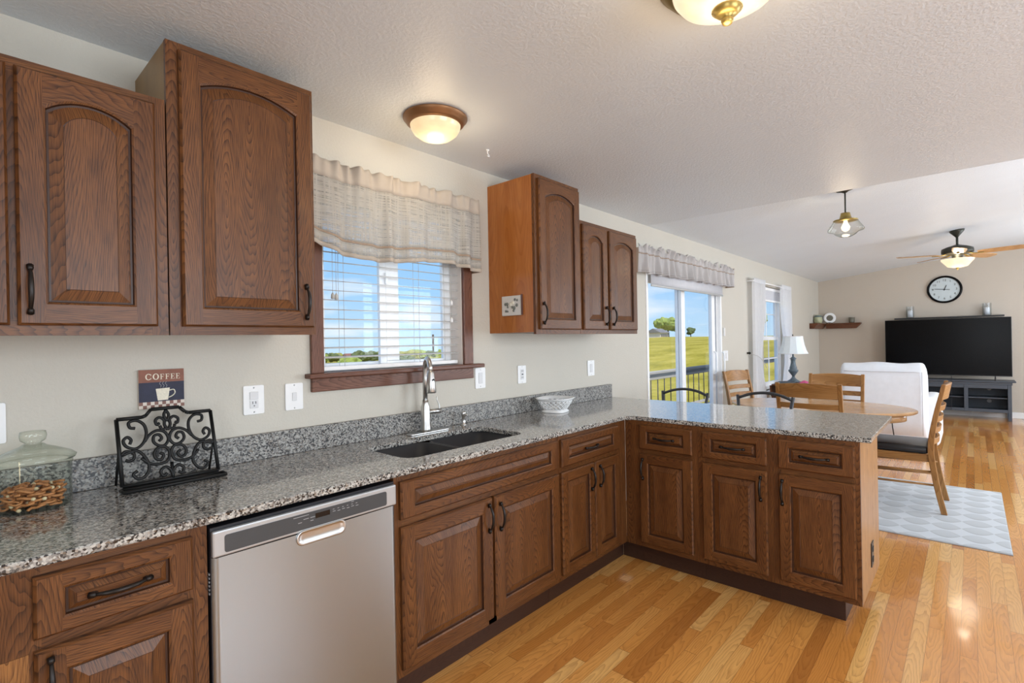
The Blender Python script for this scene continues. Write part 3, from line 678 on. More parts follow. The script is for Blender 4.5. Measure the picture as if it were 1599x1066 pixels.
# ================================================================== BASE CABINETS
BY = -.612; ZT = .888
def base_run(label, x0, x1, fronts, rails, extra=None):
    t = thing('base_cabinet', label, 'cabinet', ((x0+x1)/2, -.3, 0))
    g = MB(); g.box((x0, BY+.019, .128), (x0+.018, -.004, ZT-.002), V).box((x1-.018, BY+.019, .128), (x1, -.004, ZT-.002), V)
    g.box((x0+.018, BY+.019, .128), (x1-.018, -.004, .146), V).box((x0+.018, -.016, .146), (x1-.018, -.004, ZT-.002), V); g.build('body', t)
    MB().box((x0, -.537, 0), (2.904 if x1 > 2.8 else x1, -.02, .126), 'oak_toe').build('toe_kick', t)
    face_frame(t, FR(BY), rails)
    for f in fronts: door(t, FR(BY), *f[:4], **f[4])
    return t
oak('oak_filler', XY, ZZ, (.10, .035, .01), (.30, .12, .035), (.36, .16, .05))
Z1, Z2, Z3, Z4 = .722, .866, .158, .694
t = base_run('oak base cabinet left of the dishwasher, one drawer over a door', -.45, .486,
    [(.126, .447, Z1, Z2, dict(name='drawer', st=.05, rl=.035, bev=.012, hnd=((.286), .794, False))), (.126, .447, Z3, Z4, dict(hnd=(.153, .615, True)))],
    [(.02, .14, .128, ZT, V), (.435, .486, .128, ZT, V), (.14, .435, Z4-.01, Z1+.01, H), (.14, .435, Z2-.012, ZT, H), (.14, .435, .128, Z3+.01, H), (-.45, .02, .128, ZT, V)])
MB().box((-.45, BY-.0015, .128), (.118, BY, .69), 'oak_filler').build('filler_panel', t)['label'] = 'lighter orange-brown filler panel'
t = base_run('wide oak sink cabinet right of the dishwasher, full-width false drawer over two doors', 1.110, 2.126,
    [(1.132, 2.112, Z1, Z2, dict(name='false_drawer', st=.06, rl=.035, bev=.02)), (1.132, 1.618, Z3, Z4, dict(hnd=(1.59, .61, True), st=.058)), (1.634, 2.112, Z3, Z4, dict(hnd=(1.662, .60, True), st=.058))],
    [(1.110, 1.145, .128, ZT, V), (1.60, 1.65, .128, Z4, V), (2.1, 2.126, .128, ZT, V), (1.145, 2.1, Z4-.01, Z1+.01, H), (1.145, 2.1, Z2-.012, ZT, H), (1.145, 2.1, .128, Z3+.01, H)])
t = base_run('narrow oak base cabinet in the inside corner, drawer over two slim doors', 2.128, 2.8185,
    [(2.14, 2.714, Z1, Z2, dict(name='drawer', st=.06, rl=.036, bev=.012, hnd=(2.41, .79, False))), (2.138, 2.444, Z3, Z4, dict(hnd=(2.405, .61, True), st=.048)), (2.452, 2.714, Z3, Z4, dict(hnd=(2.49, .61, True), st=.048))],
    [(2.128, 2.15, .128, ZT, V), (2.70, 2.8185, .128, ZT, V), (2.15, 2.70, Z4-.01, Z1+.01, H), (2.15, 2.70, Z2-.012, ZT, H), (2.15, 2.70, .128, Z3+.01, H)])
PX = 2.8195
def base_pen(label, a0, a1, d0, d1, hx, first=False, last=False):
    t = thing('base_cabinet', label, 'cabinet', (3.1, -(a0+a1)/2, 0))
    g = MB(); g.box((PX+.019, -a0, .128), (3.40, -a0-.018, ZT-.002), V)
    g.box((PX+.019, -a1+.018, .128), (3.40, -a1, ZT-.002), 'chair_upright' if last else V)
    g.box((PX+.019, -a0-.018, .128), (3.40, -a1+.018, .146), V).box((3.385, -a0-.018, .146), (3.40, -a1+.018, ZT-.002), V)
    g.build('body', t)
    k1 = a1-.08 if last else a1
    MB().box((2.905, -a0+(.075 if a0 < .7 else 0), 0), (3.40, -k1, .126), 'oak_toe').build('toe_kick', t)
    face_frame(t, FP(PX), [(a0, d0+.012, .128, ZT, V), (d1-.012, a1, .128, ZT, V), (d0+.012, d1-.012, Z4-.01, Z1+.01, H), (d0+.012, d1-.012, Z2-.012, ZT, H), (d0+.012, d1-.012, .128, Z3+.01, H)])
    door(t, FP(PX), d0, d1, Z1, Z2, name='drawer', st=.047, rl=.033, bev=.011, hnd=((d0+d1)/2, .795, False))
    door(t, FP(PX), d0, d1, Z3, Z4, st=.052, hnd=(hx, .605, True))
    return t
base_pen('oak peninsula cabinet nearest the inside corner, drawer over door', .6135, 1.07, .716, 1.042, .742)
base_pen('middle oak peninsula cabinet, drawer over door', 1.0705, 1.459, 1.098, 1.433, 1.405)
t = base_pen('end oak peninsula cabinet beside the open floor, pale end panel', 1.4595, 1.83, 1.486, 1.812, 1.506, last=True)
g = MB(); g.box((3.10, -1.8345, .215), (3.17, -1.83, .335), 'bronze_pull'); g.build('outlet_cover', t, .002)['label'] = 'dark brown outlet cover'
for z in (.25, .30): MB().box((3.122, -1.8375, z-.012), (3.148, -1.8345, z+.012), 'dark_hole').build('outlet_socket', t)

# ================================================================== COUNTERTOP
def rrect(x0, x1, y0, y1, r, n=6):
    p = []
    for cx, cy, a0 in ((x1-r, y1-r, 0), (x0+r, y1-r, 90), (x0+r, y0+r, 180), (x1-r, y0+r, 270)):
        for i in range(n+1): a = radians(a0+90*i/n); p.append((cx+r*cos(a), cy+r*sin(a)))
    return p
CT0, CT1 = .8895, .914
def countertop():
    g = bmesh.new()
    outer = [(-.45, -.003), (-.45, -.634), (2.78, -.634), (2.816, -.67), (2.816, -1.875), (3.64, -1.875), (3.655, -1.86), (3.655, -.003)]
    hole = rrect(1.255, 1.985, -.515, -.165, .06)
    def mk(z):
        def ring(pts):
            vs = [g.verts.new((x, y, z)) for x, y in pts]; es = [g.edges.new((vs[i], vs[(i+1) % len(vs)])) for i in range(len(vs))]; return vs, es
        a, ea = ring(outer); b, eb = ring(hole); bmesh.ops.triangle_fill(g, use_beauty=True, use_dissolve=False, edges=ea+eb); return a, b
    a0, b0 = mk(CT0); a1, b1 = mk(CT1)
    for A, B in ((a0, a1), (b0, b1)):
        for i in range(len(A)): j = (i+1) % len(A); g.faces.new((A[i], A[j], B[j], B[i]))
    bmesh.ops.recalc_face_normals(g, faces=g.faces)
    me = bpy.data.meshes.new('countertop'); g.to_mesh(me); g.free(); me.materials.append(MATS['granite']); return me
t = thing('countertop', 'speckled grey granite worktop turning the corner onto the peninsula', 'countertop', (2.0, -.3, CT0))
o = bpy.data.objects.new('slab', countertop()); COL.objects.link(o); o.parent = t; o.matrix_parent_inverse = Matrix.Translation((-2.0, .3, -CT0))
md = o.modifiers.new('bevel', 'BEVEL'); md.width = .003; md.segments = 1; md.limit_method = 'ANGLE'; md.angle_limit = radians(50)
MB().box((-.45, -.024, CT1+.0005), (3.655, -.003, 1.020), 'granite_honed').build('backsplash', t, .002)

# ---- sink
t = thing('kitchen_sink', 'dark composite double-bowl sink set under the granite', 'sink', (1.62, -.34, .70))
def bowl(b, x0, x1, y0, y1, zt, zb, m):
    A = rrect(x0, x1, y0, y1, .055); B = rrect(x0+.012, x1-.012, y0+.012, y1-.012, .055); O = rrect(x0-.009, x1+.009, y0-.009, y1+.009, .06)
    rings = [[(x, y, zt-.02) for x, y in O], [(x, y, zt) for x, y in O], [(x, y, zt) for x, y in A], [(x, y, zb+.03) for x, y in B]]
    C = rrect(x0+.035, x1-.035, y0+.035, y1-.035, .05); rings.append([(x, y, zb) for x, y in C])
    n = len(A); vs = [v for r in rings for v in r]; fs = [(k*n+i, k*n+(i+1) % n, (k+1)*n+(i+1) % n, (k+1)*n+i) for k in range(4) for i in range(n)]; fs.append(range(4*n, 5*n))
    b.add(vs, fs, m, True)
b = MB(); bowl(b, 1.253, 1.602, -.517, -.163, .888, .70, 'composite_sink'); b.build('left_bowl', t, recalc=False)
b = MB(); bowl(b, 1.628, 1.987, -.517, -.163, .888, .72, 'composite_sink'); b.build('right_bowl', t, recalc=False)
MB().tube([(1.615, -.515, .855), (1.615, -.165, .855)], .014, 'composite_sink', 12).build('divider', t)
MB().box((1.318, -.1775, .842), (1.352, -.176, .853), 'steel_trim').build('maker_badge', t, .001)
for x, z in ((1.42, .70), (1.81, .72)): MB().lathe([(0, .002), (.03, .002), (.045, .006), (.047, 0)], (x, -.33, z+.0005), 'nickel', 24).build('drain', t)

# ---- faucet
t = thing('faucet', 'tall brushed nickel pull-down faucet behind the sink', 'faucet', (1.69, -.085, CT1))
MB().prism(rrect(1.565, 1.835, -.112, -.060, .024), lambda u, v, q: (u, v, q), CT1+.0005, CT1+.008, 'nickel').build('deck_plate', t, .002)
fx, fy = 1.682, -.086
MB().lathe([(.029, .008), (.028, .02), (.025, .05), (.024, .135), (.0165, .155), (.0155, .17)], (fx, fy, CT1), 'nickel', 24).build('body', t)
d_ = Vector((-.42, -.9, 0)).normalized()
arc = [(fx, fy, CT1+.16), (fx, fy, 1.20)]
for i in range(1, 11):
    a = pi*i/10*.93; R = .062; q = Vector((fx, fy, 0))+d_*(R-R*cos(a)); arc.append((q.x, q.y, 1.225+R*1.25*sin(a)))
MB().tube(arc, .0125, 'nickel', 14).build('spout_neck', t)
e = Vector(arc[-1]); dn = (Vector(arc[-1])-Vector(arc[-2])).normalized(); dn = (dn+Vector((0, 0, -1))).normalized()
hd = MB(); hd.tube([e-dn*.005, e+dn*.010, e+dn*.05, e+dn*.105, e+dn*.11], [.0145, .0185, .021, .024, .020], 'nickel', 20); hh = hd.build('spray_head', t)
q = e+dn*.045
MB().lathe([(0, .0), (.009, -.002), (.008, -.004)], (q.x, q.y-.017, q.z), 'dark_hole', 12, axis='y').build('spray_button', hh)
MB().tube([(fx+.02, fy-.004, 1.022), (fx+.085, fy-.02, 1.022)], .0125, 'nickel', 16).build('valve_arm', t)
MB().tube(crom([(fx+.078, fy-.018, 1.03), (fx+.078, fy-.016, 1.055), (fx+.07, fy-.01, 1.08), (fx+.07, fy-.008, 1.10)]), [.0045]*6+[.004]*6+[.003]*7, 'nickel', 8, flat=.6).build('lever', t)
t = thing('soap_dispenser', 'short nickel soap dispenser on the counter right of the faucet', 'soap dispenser', (1.965, -.07, CT1))
MB().lathe([(.017, 0.0005), (.017, .004), (.011, .008), (.0105, .05), (.014, .052), (.014, .074), (.011, .078)], (1.965, -.07, CT1), 'nickel', 18).build('body', t)
MB().tube([(1.965, -.07, CT1+.066), (1.958, -.108, CT1+.060)], [.006, .005], 'nickel', 10).build('nozzle', t)

# ================================================================== DISHWASHER
t = thing('dishwasher', 'stainless steel dishwasher with a dark control strip under the counter', 'dishwasher', (.8, -.3, 0))
DX0, DX1 = .489, 1.106; dy = -.635
MB().box((DX0+.004, -.58, .1), (DX1-.004, -.03, .872), 'black_plastic').build('tub', t, .004)
MB().box((DX0+.01, -.53, 0), (DX1-.01, -.06, .098), 'black_plastic').build('toe_panel', t)
g = MB(); g.box((DX0+.002, dy+.012, .11), (DX1-.002, -.581, .874), 'black_plastic')
for k in range(6): g.box((DX0-.0, dy+.02, .74-k*.011), (DX0+.004, dy+.045, .745-k*.011), 'print_grey')
g.build('door_core', t)
def dwp(u, v):
    x = DX0+.004+(DX1-DX0-.006)*u; z = .115+(.79-.115)*v; y = dy-.004*sin(pi*min(1, max(0, u)))
    e_ = min(u, 1-u); 
    if e_ < .015: y += .012*(1-e_/.015)**2
    return (x, y, z)
MB().grid(dwp, 66, 8, 'brushed_steel').build('door_panel', t, recalc=False)
MB().box((DX0+.003, dy-.004, .792), (DX1-.001, dy+.012, .866), 'steel_trim').build('control_frame', t, .005)
g = MB(); g.prism([(x, z) for x, z in rrect(.523, 1.062, .801, .851, .007, 4)], lambda u, v, q: (u, q, v), dy-.0055, dy-.0035, 'control_grey'); cp = g.build('control_panel', t)
MB().box((.792, dy-.0062, .826), (.842, dy-.0054, .842), 'display_black').build('display', cp)
g = MB()
for i, (x, z, wd) in enumerate([(.72, .843, .05), (.752, .832, .018), (.775, .832, .016), (.735, .824, .012), (.775, .822, .010)]+[(.852+.017*k, .832-(k % 2)*.0015, .010) for k in range(6)]+[(.852+.017*k, .839, .006) for k in range(6)]+[(.92, .847, .010)]):
    MB().box((x, dy-.0060, z), (x+wd, dy-.0054, z+.0018), 'print_grey').build('button_print', cp)
# pocket handle: a chromed scoop under the control strip
g = MB(); P = rrect(.728, .898, .752, .7985, .022, 6); P2 = rrect(.738, .888, .758, .796, .018, 6)
def ringf(pts, y): return [(x, y, z) for x, z in pts]
n = len(P); rings = []
for k, (ins, dep) in enumerate([(0, -.003), (.0, -.0085), (.003, -.0105), (.008, -.0075), (.015, -.0055), (.021, -.005)]):
    rings.append(ringf(rrect(.728+ins, .898-ins, .752+ins, .7985-ins*.55, max(.0035, .022-ins*.85), 6), dy+dep))
vs = [v for rg in rings for v in rg]; K_ = len(rings)
fs = [(k*n+i, k*n+(i+1) % n, (k+1)*n+(i+1) % n, (k+1)*n+i) for k in range(K_-1) for i in range(n)]+[range((K_-1)*n, K_*n)]
g.add(vs, fs, 'nickel', True); g.build('pocket_handle', t)

# ================================================================== WALL PLATES, SIGN
def plate(x0, x1, z0, z1, label, kind, cat='switch'):
    t = thing('wall_plate', label, cat, ((x0+x1)/2, 0, z0), 'white wall plates along the counter')
    MB().prism(rrect(x0, x1, z0, z1, .006, 3), lambda u, v, q: (u, q, v), -.0005, -.007, 'white_plastic').build('plate', t, .0015)
    c, zc = (x0+x1)/2, (z0+z1)/2
    if kind == 'rocker': MB().box((c-.0165, -.010, zc-.033), (c+.0165, -.007, zc+.033), 'white_slot').build('rocker', t, .002)
    if kind == 'small': MB().box((c-.010, -.010, zc-.018), (c+.010, -.007, zc+.018), 'white_slot').build('rocker', t, .002)
    if kind == 'outlet':
        MB().box((c-.017, -.0095, zc-.034), (c+.017, -.007, zc-.002), 'white_slot').build('socket', t, .002); MB().box((c-.017, -.0105, zc+.001), (c+.017, -.007, zc+.034), 'white_slot').build('rocker', t, .002)
        g = MB()
        for x in (c-.006, c+.006): g.box((x-.0012, -.0102, zc-.016), (x+.0012, -.0094, zc-.006), 'dark_hole')
        g.lathe([(0, -.0007), (.0028, 0)], (c, -.0094, zc-.024), 'dark_hole', 8, axis='y'); g.build('slots', t)
    if kind == 'gfci':
        g = MB()
        MB().box((c-.017, -.0095, zc-.034), (c+.017, -.007, zc+.034), 'white_slot').build('socket', t, .002)
        for zz in (zc+.018, zc-.024): 
            for x in (c-.006, c+.006): g.box((x-.0015, -.0102, zz), (x+.0015, -.0094, zz+.010), 'dark_hole')
        g.box((c-.007, -.0112, zc-.003), (c+.007, -.0094, zc+.005), 'control_grey'); g.build('slots', t)
    for zz in (zc-.05, zc+.05): MB().lathe([(0, -.001), (.003, 0)], (c, -.0071, zz), 'steel_trim', 8, axis='y').build('screw', t)
plate(.035, .122, 1.10, 1.225, 'white wall plate at the left edge above the glass canister', 'rocker')
plate(.812, .895, 1.102, 1.222, 'white outlet plate right of the coffee sign, topmost switch above a single socket', 'outlet', 'outlet')
plate(.984, 1.063, 1.102, 1.219, 'white single rocker switch left of the sink window, beside the outlet', 'small')
plate(2.125, 2.21, 1.104, 1.229, 'white rocker switch plate just right of the window sill', 'rocker')
plate(2.512, 2.593, 1.106, 1.224, 'white outlet with dark slots under the tall right wall cabinet', 'gfci', 'outlet')
plate(3.331, 3.425, 1.105, 1.225, 'white rocker switch plate under the short two-door wall cabinet', 'rocker')
plate(6.245, 6.40, 1.10, 1.225, 'white switch plate on the wall right of the patio door', 'rocker')

t = thing('coffee_sign', 'small square COFFEE picture with a mug, on the wall above the iron book stand', 'sign', (.53, 0, 1.165))
x0, x1, z0, z1 = .459, .600, 1.166, 1.306; yb = -.0125
MB().box((x0, yb+.0005, z0), (x1, -.0005, z1), 'check_cream').build('board', t, .001)
fl = lambda u, v, q: (u, q, v)
g = MB(); g.box((x0, yb-.0003, z0+.094), (x1, yb+.0005, z1), 'brick_print').box((x0, yb-.0003, z0+.024), (x1, yb+.0005, z0+.094), 'navy_print')
for i in range(12):
    for k in range(2): g.box((x0+i*.01175, yb-.0003, z0+k*.012), (x0+(i+1)*.01175, yb+.0005, z0+(k+1)*.012), 'check_brown' if (i+k) % 2 else 'check_cream')
g.build('painted_background', t)
g = MB(); Y0 = yb-.0003; Y1 = yb-.0010
mc = (.532, z0+.048)
g.prism([(mc[0]-.022, z0+.070), (mc[0]+.022, z0+.072), (mc[0]+.016, z0+.028), (mc[0]-.016, z0+.027)], fl, Y0, Y1, 'cream_print')
pts = crom([(mc[0]+.020, Y1, z0+.062), (mc[0]+.034, Y1, z0+.064), (mc[0]+.038, Y1, z0+.052), (mc[0]+.030, Y1, z0+.042), (mc[0]+.018, Y1, z0+.036)]); g.tube(pts, .002, 'cream_print', 6)
for k in range(3):
    xx = mc[0]-.008+k*.009; g.tube(crom([(xx, Y1, z0+.074), (xx+.003, Y1, z0+.081), (xx-.002, Y1, z0+.088), (xx+.002, Y1, z0+.096)]), .0009, 'print_grey', 5)
g.build('painted_mug', t)
def serif(g, ch, x, z, w, h, m):
    th, tn = w*.2, w*.085
    B = lambda a, b, c, d: g.box((x+a*w, Y0, z+b*h), (x+c*w, Y1, z+d*h), m)
    def ringarc(a0, a1):
        n = 18; po = []; pi_ = []
        for i in range(n+1):
            a = radians(a0+(a1-a0)*i/n); po.append((x+w*.5+w*.5*cos(a), z+h*.5+h*.52*sin(a))); pi_.append((x+w*.5+(w*.5-th*abs(cos(a))-tn*abs(sin(a)))*cos(a), z+h*.5+(h*.52-tn*1.4)*sin(a)))
        for i in range(n): g.prism([po[i], po[i+1], pi_[i+1], pi_[i]], fl, Y0, Y1, m)
    if ch == 'O': ringarc(0, 360)
    if ch == 'C': ringarc(42, 318); B(.86, .62, .93, .92); B(.86, .08, .93, .34)
    if ch in 'EF':
        B(.14, 0, .36, 1); B(0, .94, .9, 1); B(.36, .48, .72, .55); B(.66, .38, .72, .66); B(.84, .74, .9, 1); B(0, 0, .5, .06)
        if ch == 'E': B(.36, 0, .92, .06); B(.86, 0, .92, .28)
g = MB(); xx = x0+.020
for ch, wd in zip('COFFEE', (.021, .021, .015, .015, .015, .015)):
    hh = .022 if ch in 'CO' else .020; serif(g, ch, xx, z0+.1035, wd*.92, hh, 'cream_print'); xx += wd+.0015
g.build('lettering', t)

# ================================================================== COUNTER OBJECTS
# glass canister
jx, jy, R = .172, -.128, .088
t = thing('glass_canister', 'round clear glass canister with a knobbed lid at the left end of the counter', 'canister', (jx, jy, CT1))
MB().lathe([(0, .0008), (R*.92, .0008), (R, .008), (R, .125), (R*1.03, .128), (R*1.03, .137), (R*.97, .138)], (jx, jy, CT1), 'jar_glass', 48, caps=False).build('jar', t)
MB().lathe([(R*.90, .1385), (R*1.10, .142), (R*1.14, .150), (R*1.0, .160), (R*.6, .176), (R*.36, .184), (R*.28, .190), (R*.20, .194), (R*.33, .202), (R*.36, .216), (R*.33, .228), (0, .231)], (jx, jy, CT1), 'jar_glass', 48, caps=False).build('lid', t)
# pretzels
pz = []
g = MB(); g.tube(crom([(-.020, 0, 0), (-.010, .007, .003), (0, .003, 0), (.010, -.004, .002), (.020, .002, .001)], 4), [.0036, .004, .004, .0042, .004, .004, .0042, .004, .004, .004, .0042, .004, .004, .004, .004, .004, .0034], 'pretzel_brown', 8)
ps1 = g.build('pretzel')
g = MB(); g.tube([(.016*cos(a)*1.1, .011*sin(a), .002*sin(2*a)) for a in [2*pi*i/18 for i in range(18)]], .0034, 'pretzel_brown', 7, closed=True); g.tube([(-.012, -.006, 0), (0, .002, .003), (.013, .004, 0)], .003, 'pretzel_brown', 7)
ps2 = g.build('pretzel')
g = MB(); g.tube([(-.018, 0, 0), (-.006, .002, .001), (.006, -.001, .001), (.018, .001, 0)], .004, 'pretzel_brown', 8); g.lathe([(0, -.0045), (.0048, -.004), (.0052, .003), (0, .006)], (.018, 0, 0), 'pretzel_cream', 8, axis='x')
ps3 = g.build('pretzel')
rp = random.Random(11); protos = [ps1, ps2, ps3]; used = set()
for k in range(78):
    lay = k//13; i = k % 13
    if i < 8: a = 2*pi*(i+.5*(lay % 2))/8; rad = .062
    elif i < 12: a = 2*pi*(i-8+.3*lay)/4+.3; rad = .032
    else: a = 0; rad = .0
    pr_ = protos[k % 3]; o = pr_ if pr_.name not in used else pr_.copy()
    if o is not pr_: COL.objects.link(o)
    used.add(pr_.name)
    o.location = (jx+rad*cos(a), jy+rad*sin(a), CT1+.013+lay*.0098+rp.uniform(-.001, .001)); o.rotation_euler = (rp.uniform(-.25, .25), rp.uniform(-.25, .25), a+pi/2+rp.uniform(-.5, .5))
    tag(o, 'small brown pretzel in the heap inside the glass canister', 'pretzel', 'pretzels in the glass canister')

# iron cookbook stand
t = thing('cookbook_stand', 'black wrought iron scrollwork cookbook stand on the counter', 'book stand', (.53, -.13, CT1))
SX0, SX1, SZ0, SZ1 = .382, .668, CT1+.018, 1.145
def SP(u, v, o=0): # u -1..1, v 0..1 ; leans back to the wall
    z = SZ0+(SZ1-SZ0)*v; return ((SX0+SX1)/2+(SX1-SX0)/2*u, -.150+.075*v+o, z)
g = MB()
out = [(-1, 0), (-1, 1.0), (-.50, 1.0), (-.42, 1.02), (-.30, 1.11), (.30, 1.11), (.42, 1.02), (.50, 1.0), (1, 1.0), (1, 0)]
for A, B in zip(out, out[1:]+out[:1]): g.tube([SP(*A), SP(*B)], .0064, 'black_iron', 6)
g.build('frame', t)
half = [
 [(.66, .84), (.76, .86), (.77, .94), (.62, .96), (.48, .88), (.45, .74), (.53, .60), (.69, .53), (.86, .58), (.91, .67), (.83, .72), (.76, .67), (.79, .61)],
 [(.90, .38), (.83, .36), (.74, .39), (.74, .47), (.88, .51), (.95, .46), (.68, .50), (.52, .38), (.46, .22), (.56, .10), (.70, .08), (.78, .15), (.70, .20)],
 [(.50, .62), (.38, .72), (.22, .77), (.07, .73), (.01, .62), (.09, .53), (.22, .53), (.32, .60), (.30, .69), (.20, .70), (.15, .64), (.21, .60)],
 [(.60, .38), (.44, .28), (.24, .25), (.07, .29), (.02, .42), (.10, .50), (.24, .50), (.33, .43), (.31, .34), (.21, .31), (.15, .38), (.22, .42)],
 [(.0, .03), (.03, .13), (.13, .19), (.24, .14), (.20, .06), (.12, .09)],
 [(.0, .76), (.06, .84), (.06, .92), (.15, .97), (.24, .93), (.22, .86), (.16, .88)],
 [(.02, .79), (.12, .78), (.16, .84)],
 [(.0, 1.08), (.05, 1.0), (.0, .90)],
 [(.0, .25), (.0, .0)]]
g = MB()
for s in (-1, 1):
    for crv in half:
        g.tube([SP(s*p.x, p.y, -.003) for p in crom([(a, b, 0) for a, b in crv], 5)], .0052, 'black_iron', 7)
g.build('scrollwork', t)
g = MB(); g.tube([(SX0-.006, -.158, CT1+.008), (SX1+.012, -.158, CT1+.008)], .0062, 'black_iron', 6).tube([(SX0-.006, -.158, CT1+.008), (SX0-.006, -.198, CT1+.008), (SX1+.012, -.198, CT1+.008), (SX1+.012, -.158, CT1+.008)], .0062, 'black_iron', 6); g.build('ledge', t)
g = MB()
for s in (SX0, SX1): g.tube([(s, -.10, 1.03), (s, -.052, CT1+.006)], .004, 'black_iron', 6)
g.build('back_legs', t)

# woven ceramic bowl
bx, by = 2.70, -.165
t = thing('lattice_bowl', 'white square woven-lattice ceramic bowl on the counter corner', 'bowl', (bx, by, CT1), rz=0)
def SQ(a, r, z, n=3.2):
    c, s = cos(a), sin(a); k = (abs(c)**n+abs(s)**n)**(-1/n); p, q = r*k*c, r*k*s; th = radians(12)
    return (bx+p*cos(th)-q*sin(th), by+p*sin(th)+q*cos(th), z)
def rad(v): return .066+.036*v**.75
def ringb(b, prof, m):
    n = 64; vs = []; 
    for r, z in prof: vs += [SQ(2*pi*i/n, r, z) for i in range(n)]
    fs = [(k*n+i, k*n+(i+1) % n, (k+1)*n+(i+1) % n, (k+1)*n+i) for k in range(len(prof)-1) for i in range(n)]; b.add(vs, fs, m, True)
g = MB(); Zb = CT1
ringb(g, [(.0001, Zb+.010), (.068, Zb+.010), (.064, Zb+.022), (.066, Zb+.024), (.072, Zb+.016), (.082, Zb+.008), (.082, Zb+.0008), (.001, Zb+.0008)], 'ceramic_white'); g.build('foot', t)
g = MB()
for s in (-1, 1):
    for k in range(20):
        a0 = 2*pi*k/20; g.tube([SQ(a0+s*.75*v, rad(v), Zb+.020+.058*v) for v in [i/8 for i in range(9)]], .0038, 'ceramic_white', 6, flat=.7)
g.build('lattice', t)
g = MB(); ringb(g, [(.098, Zb+.074), (.104, Zb+.078), (.116, Zb+.088), (.118, Zb+.094), (.112, Zb+.094), (.099, Zb+.084), (.096, Zb+.076), (.098, Zb+.074)], 'ceramic_white'); g.build('rim', t)

# ================================================================== CEILING LIGHTS
def dome_light(label, x, y, z, R, ring, glass, fin=False, pw=6):
    t = thing('ceiling_light', label, 'ceiling light', (x, y, z))
    MB().lathe([(R*.9, -.0005), (R*1.0, -.004), (R*1.0, -.010), (R*.93, -.018), (R*.90, -.030), (R*.84, -.036), (R*.78, -.040), (R*.74, -.034)], (x, y, z), ring, 48, caps=False).build('trim_ring', t)
    MB().lathe([(R*.79, -.036), (R*.77, -.052), (R*.68, -.075), (R*.5, -.095), (R*.27, -.107), (0.0001, -.111)], (x, y, z), glass, 48, caps=False).build('glass_bowl', t)
    if fin: MB().lathe([(0, -.108), (R*.2, -.106), (R*.22, -.112), (R*.14, -.126), (R*.06, -.134), (R*.09, -.140), (R*.07, -.150), (0, -.154)], (x, y, z), ring, 20, caps=False).build('finial', t)
    l = lamp('bulb', 'POINT', pw, (1, .78, .5), (0, 0, -.16), shadow_soft_size=.08); l.parent = t; return t
dome_light('lit flush ceiling light with a bronze ring, above the kitchen window', 1.535, -.385, ZC, .148, 'bronze_ring', 'alabaster_lit', pw=3)
dome_light('lit brass ceiling light cut off by the top edge', 1.505, -1.715, ZC, .19, 'brass_antique', 'bowl_lit', True, pw=4)
t = thing('ceiling_hook', 'small white hook on the ceiling near the right tall wall cabinet', 'hook', (1.99, -.275, ZC))
MB().lathe([(.010, -.0005), (.010, -.004), (.004, -.007)], (1.99, -.275, ZC), 'white_plastic', 12).tube(crom([(1.99, -.275, ZC-.005), (1.99, -.275, ZC-.02), (1.997, -.28, ZC-.032), (1.99, -.285, ZC-.04), (1.983, -.28, ZC-.034)]), .0028, 'white_plastic', 6).build('hook_arm', t)
# pendant over the table
px_, py_ = 5.05, -1.45; zc = ZC+SL*-py_
t = thing('pendant_light', 'glass schoolhouse pendant on a short dark stem above the dining table', 'pendant light', (px_, py_, zc))
def tilt(b, prof, c, m, n=28):
    o = len(b.v); b.lathe(prof, c, m, n); 
    for i in range(o, len(b.v)):
        x, y, z = b.v[i]; b.v[i] = (x, y, z-(y-c[1])*SL)
g = MB(); tilt(g, [(.062, -.001), (.062, -.008), (.03, -.018), (.012, -.03)], (px_, py_, zc), 'dark_bronze'); g.build('canopy', t)
MB().tube([(px_, py_, zc-.02), (px_, py_, 2.385)], .006, 'dark_bronze', 10).build('stem', t)
MB().lathe([(.012, 2.41), (.034, 2.405), (.036, 2.39), (.046, 2.355), (.088, 2.347), (.09, 2.340), (.05, 2.338)], (px_, py_, 0), 'brass_antique', 32).build('fitter', t)
MB().lathe([(.086, 2.342), (.105, 2.31), (.132, 2.268), (.130, 2.258), (.09, 2.245), (.072, 2.225), (.04, 2.208), (0.0001, 2.204)], (px_, py_, 0), 'clear_glass', 40, caps=False).build('glass_shade', t)
MB().lathe([(0, 2.345), (.012, 2.34), (.016, 2.32), (.030, 2.29), (.028, 2.27), (.015, 2.256), (0.0001, 2.252)], (px_, py_, 0), 'bulb_lit', 20, caps=False).build('bulb', t)
l = lamp('pendant_glow', 'POINT', 3, (1, .8, .55), (0, 0, 2.16-zc), shadow_soft_size=.05); l.parent = t

# ceiling fan
qx, qy = 8.55, -2.10; zc = ZC+SL*-qy
t = thing('ceiling_fan', 'five-blade ceiling fan with a lit frosted bowl, in front of the clock wall', 'ceiling fan', (qx, qy, zc))
g = MB(); tilt(g, [(.075, -.001), (.07, -.02), (.045, -.05), (.025, -.075), (.014, -.09)], (qx, qy, zc), 'dark_bronze'); g.build('canopy', t)
MB().tube([(qx, qy, zc-.08), (qx, qy, 2.47)], .013, 'dark_bronze', 12).build('downrod', t)
MB().lathe([(.02, 2.50), (.05, 2.49), (.10, 2.475), (.155, 2.45), (.16, 2.425), (.158, 2.395), (.12, 2.38), (.06, 2.372), (.05, 2.34), (.07, 2.325)], (qx, qy, 0), 'dark_bronze', 36).build('motor_housing', t)
MB().lathe([(.165, 2.318), (.16, 2.30), (.135, 2.27), (.10, 2.225), (.05, 2.212), (0.0001, 2.21)], (qx, qy, 0), 'bowl_lit', 36, caps=False).build('glass_bowl', t)
MB().lathe([(0, 2.212), (.018, 2.208), (.010, 2.19), (0, 2.178)], (qx, qy, 0), 'brass_antique', 14, caps=False).build('finial', t)
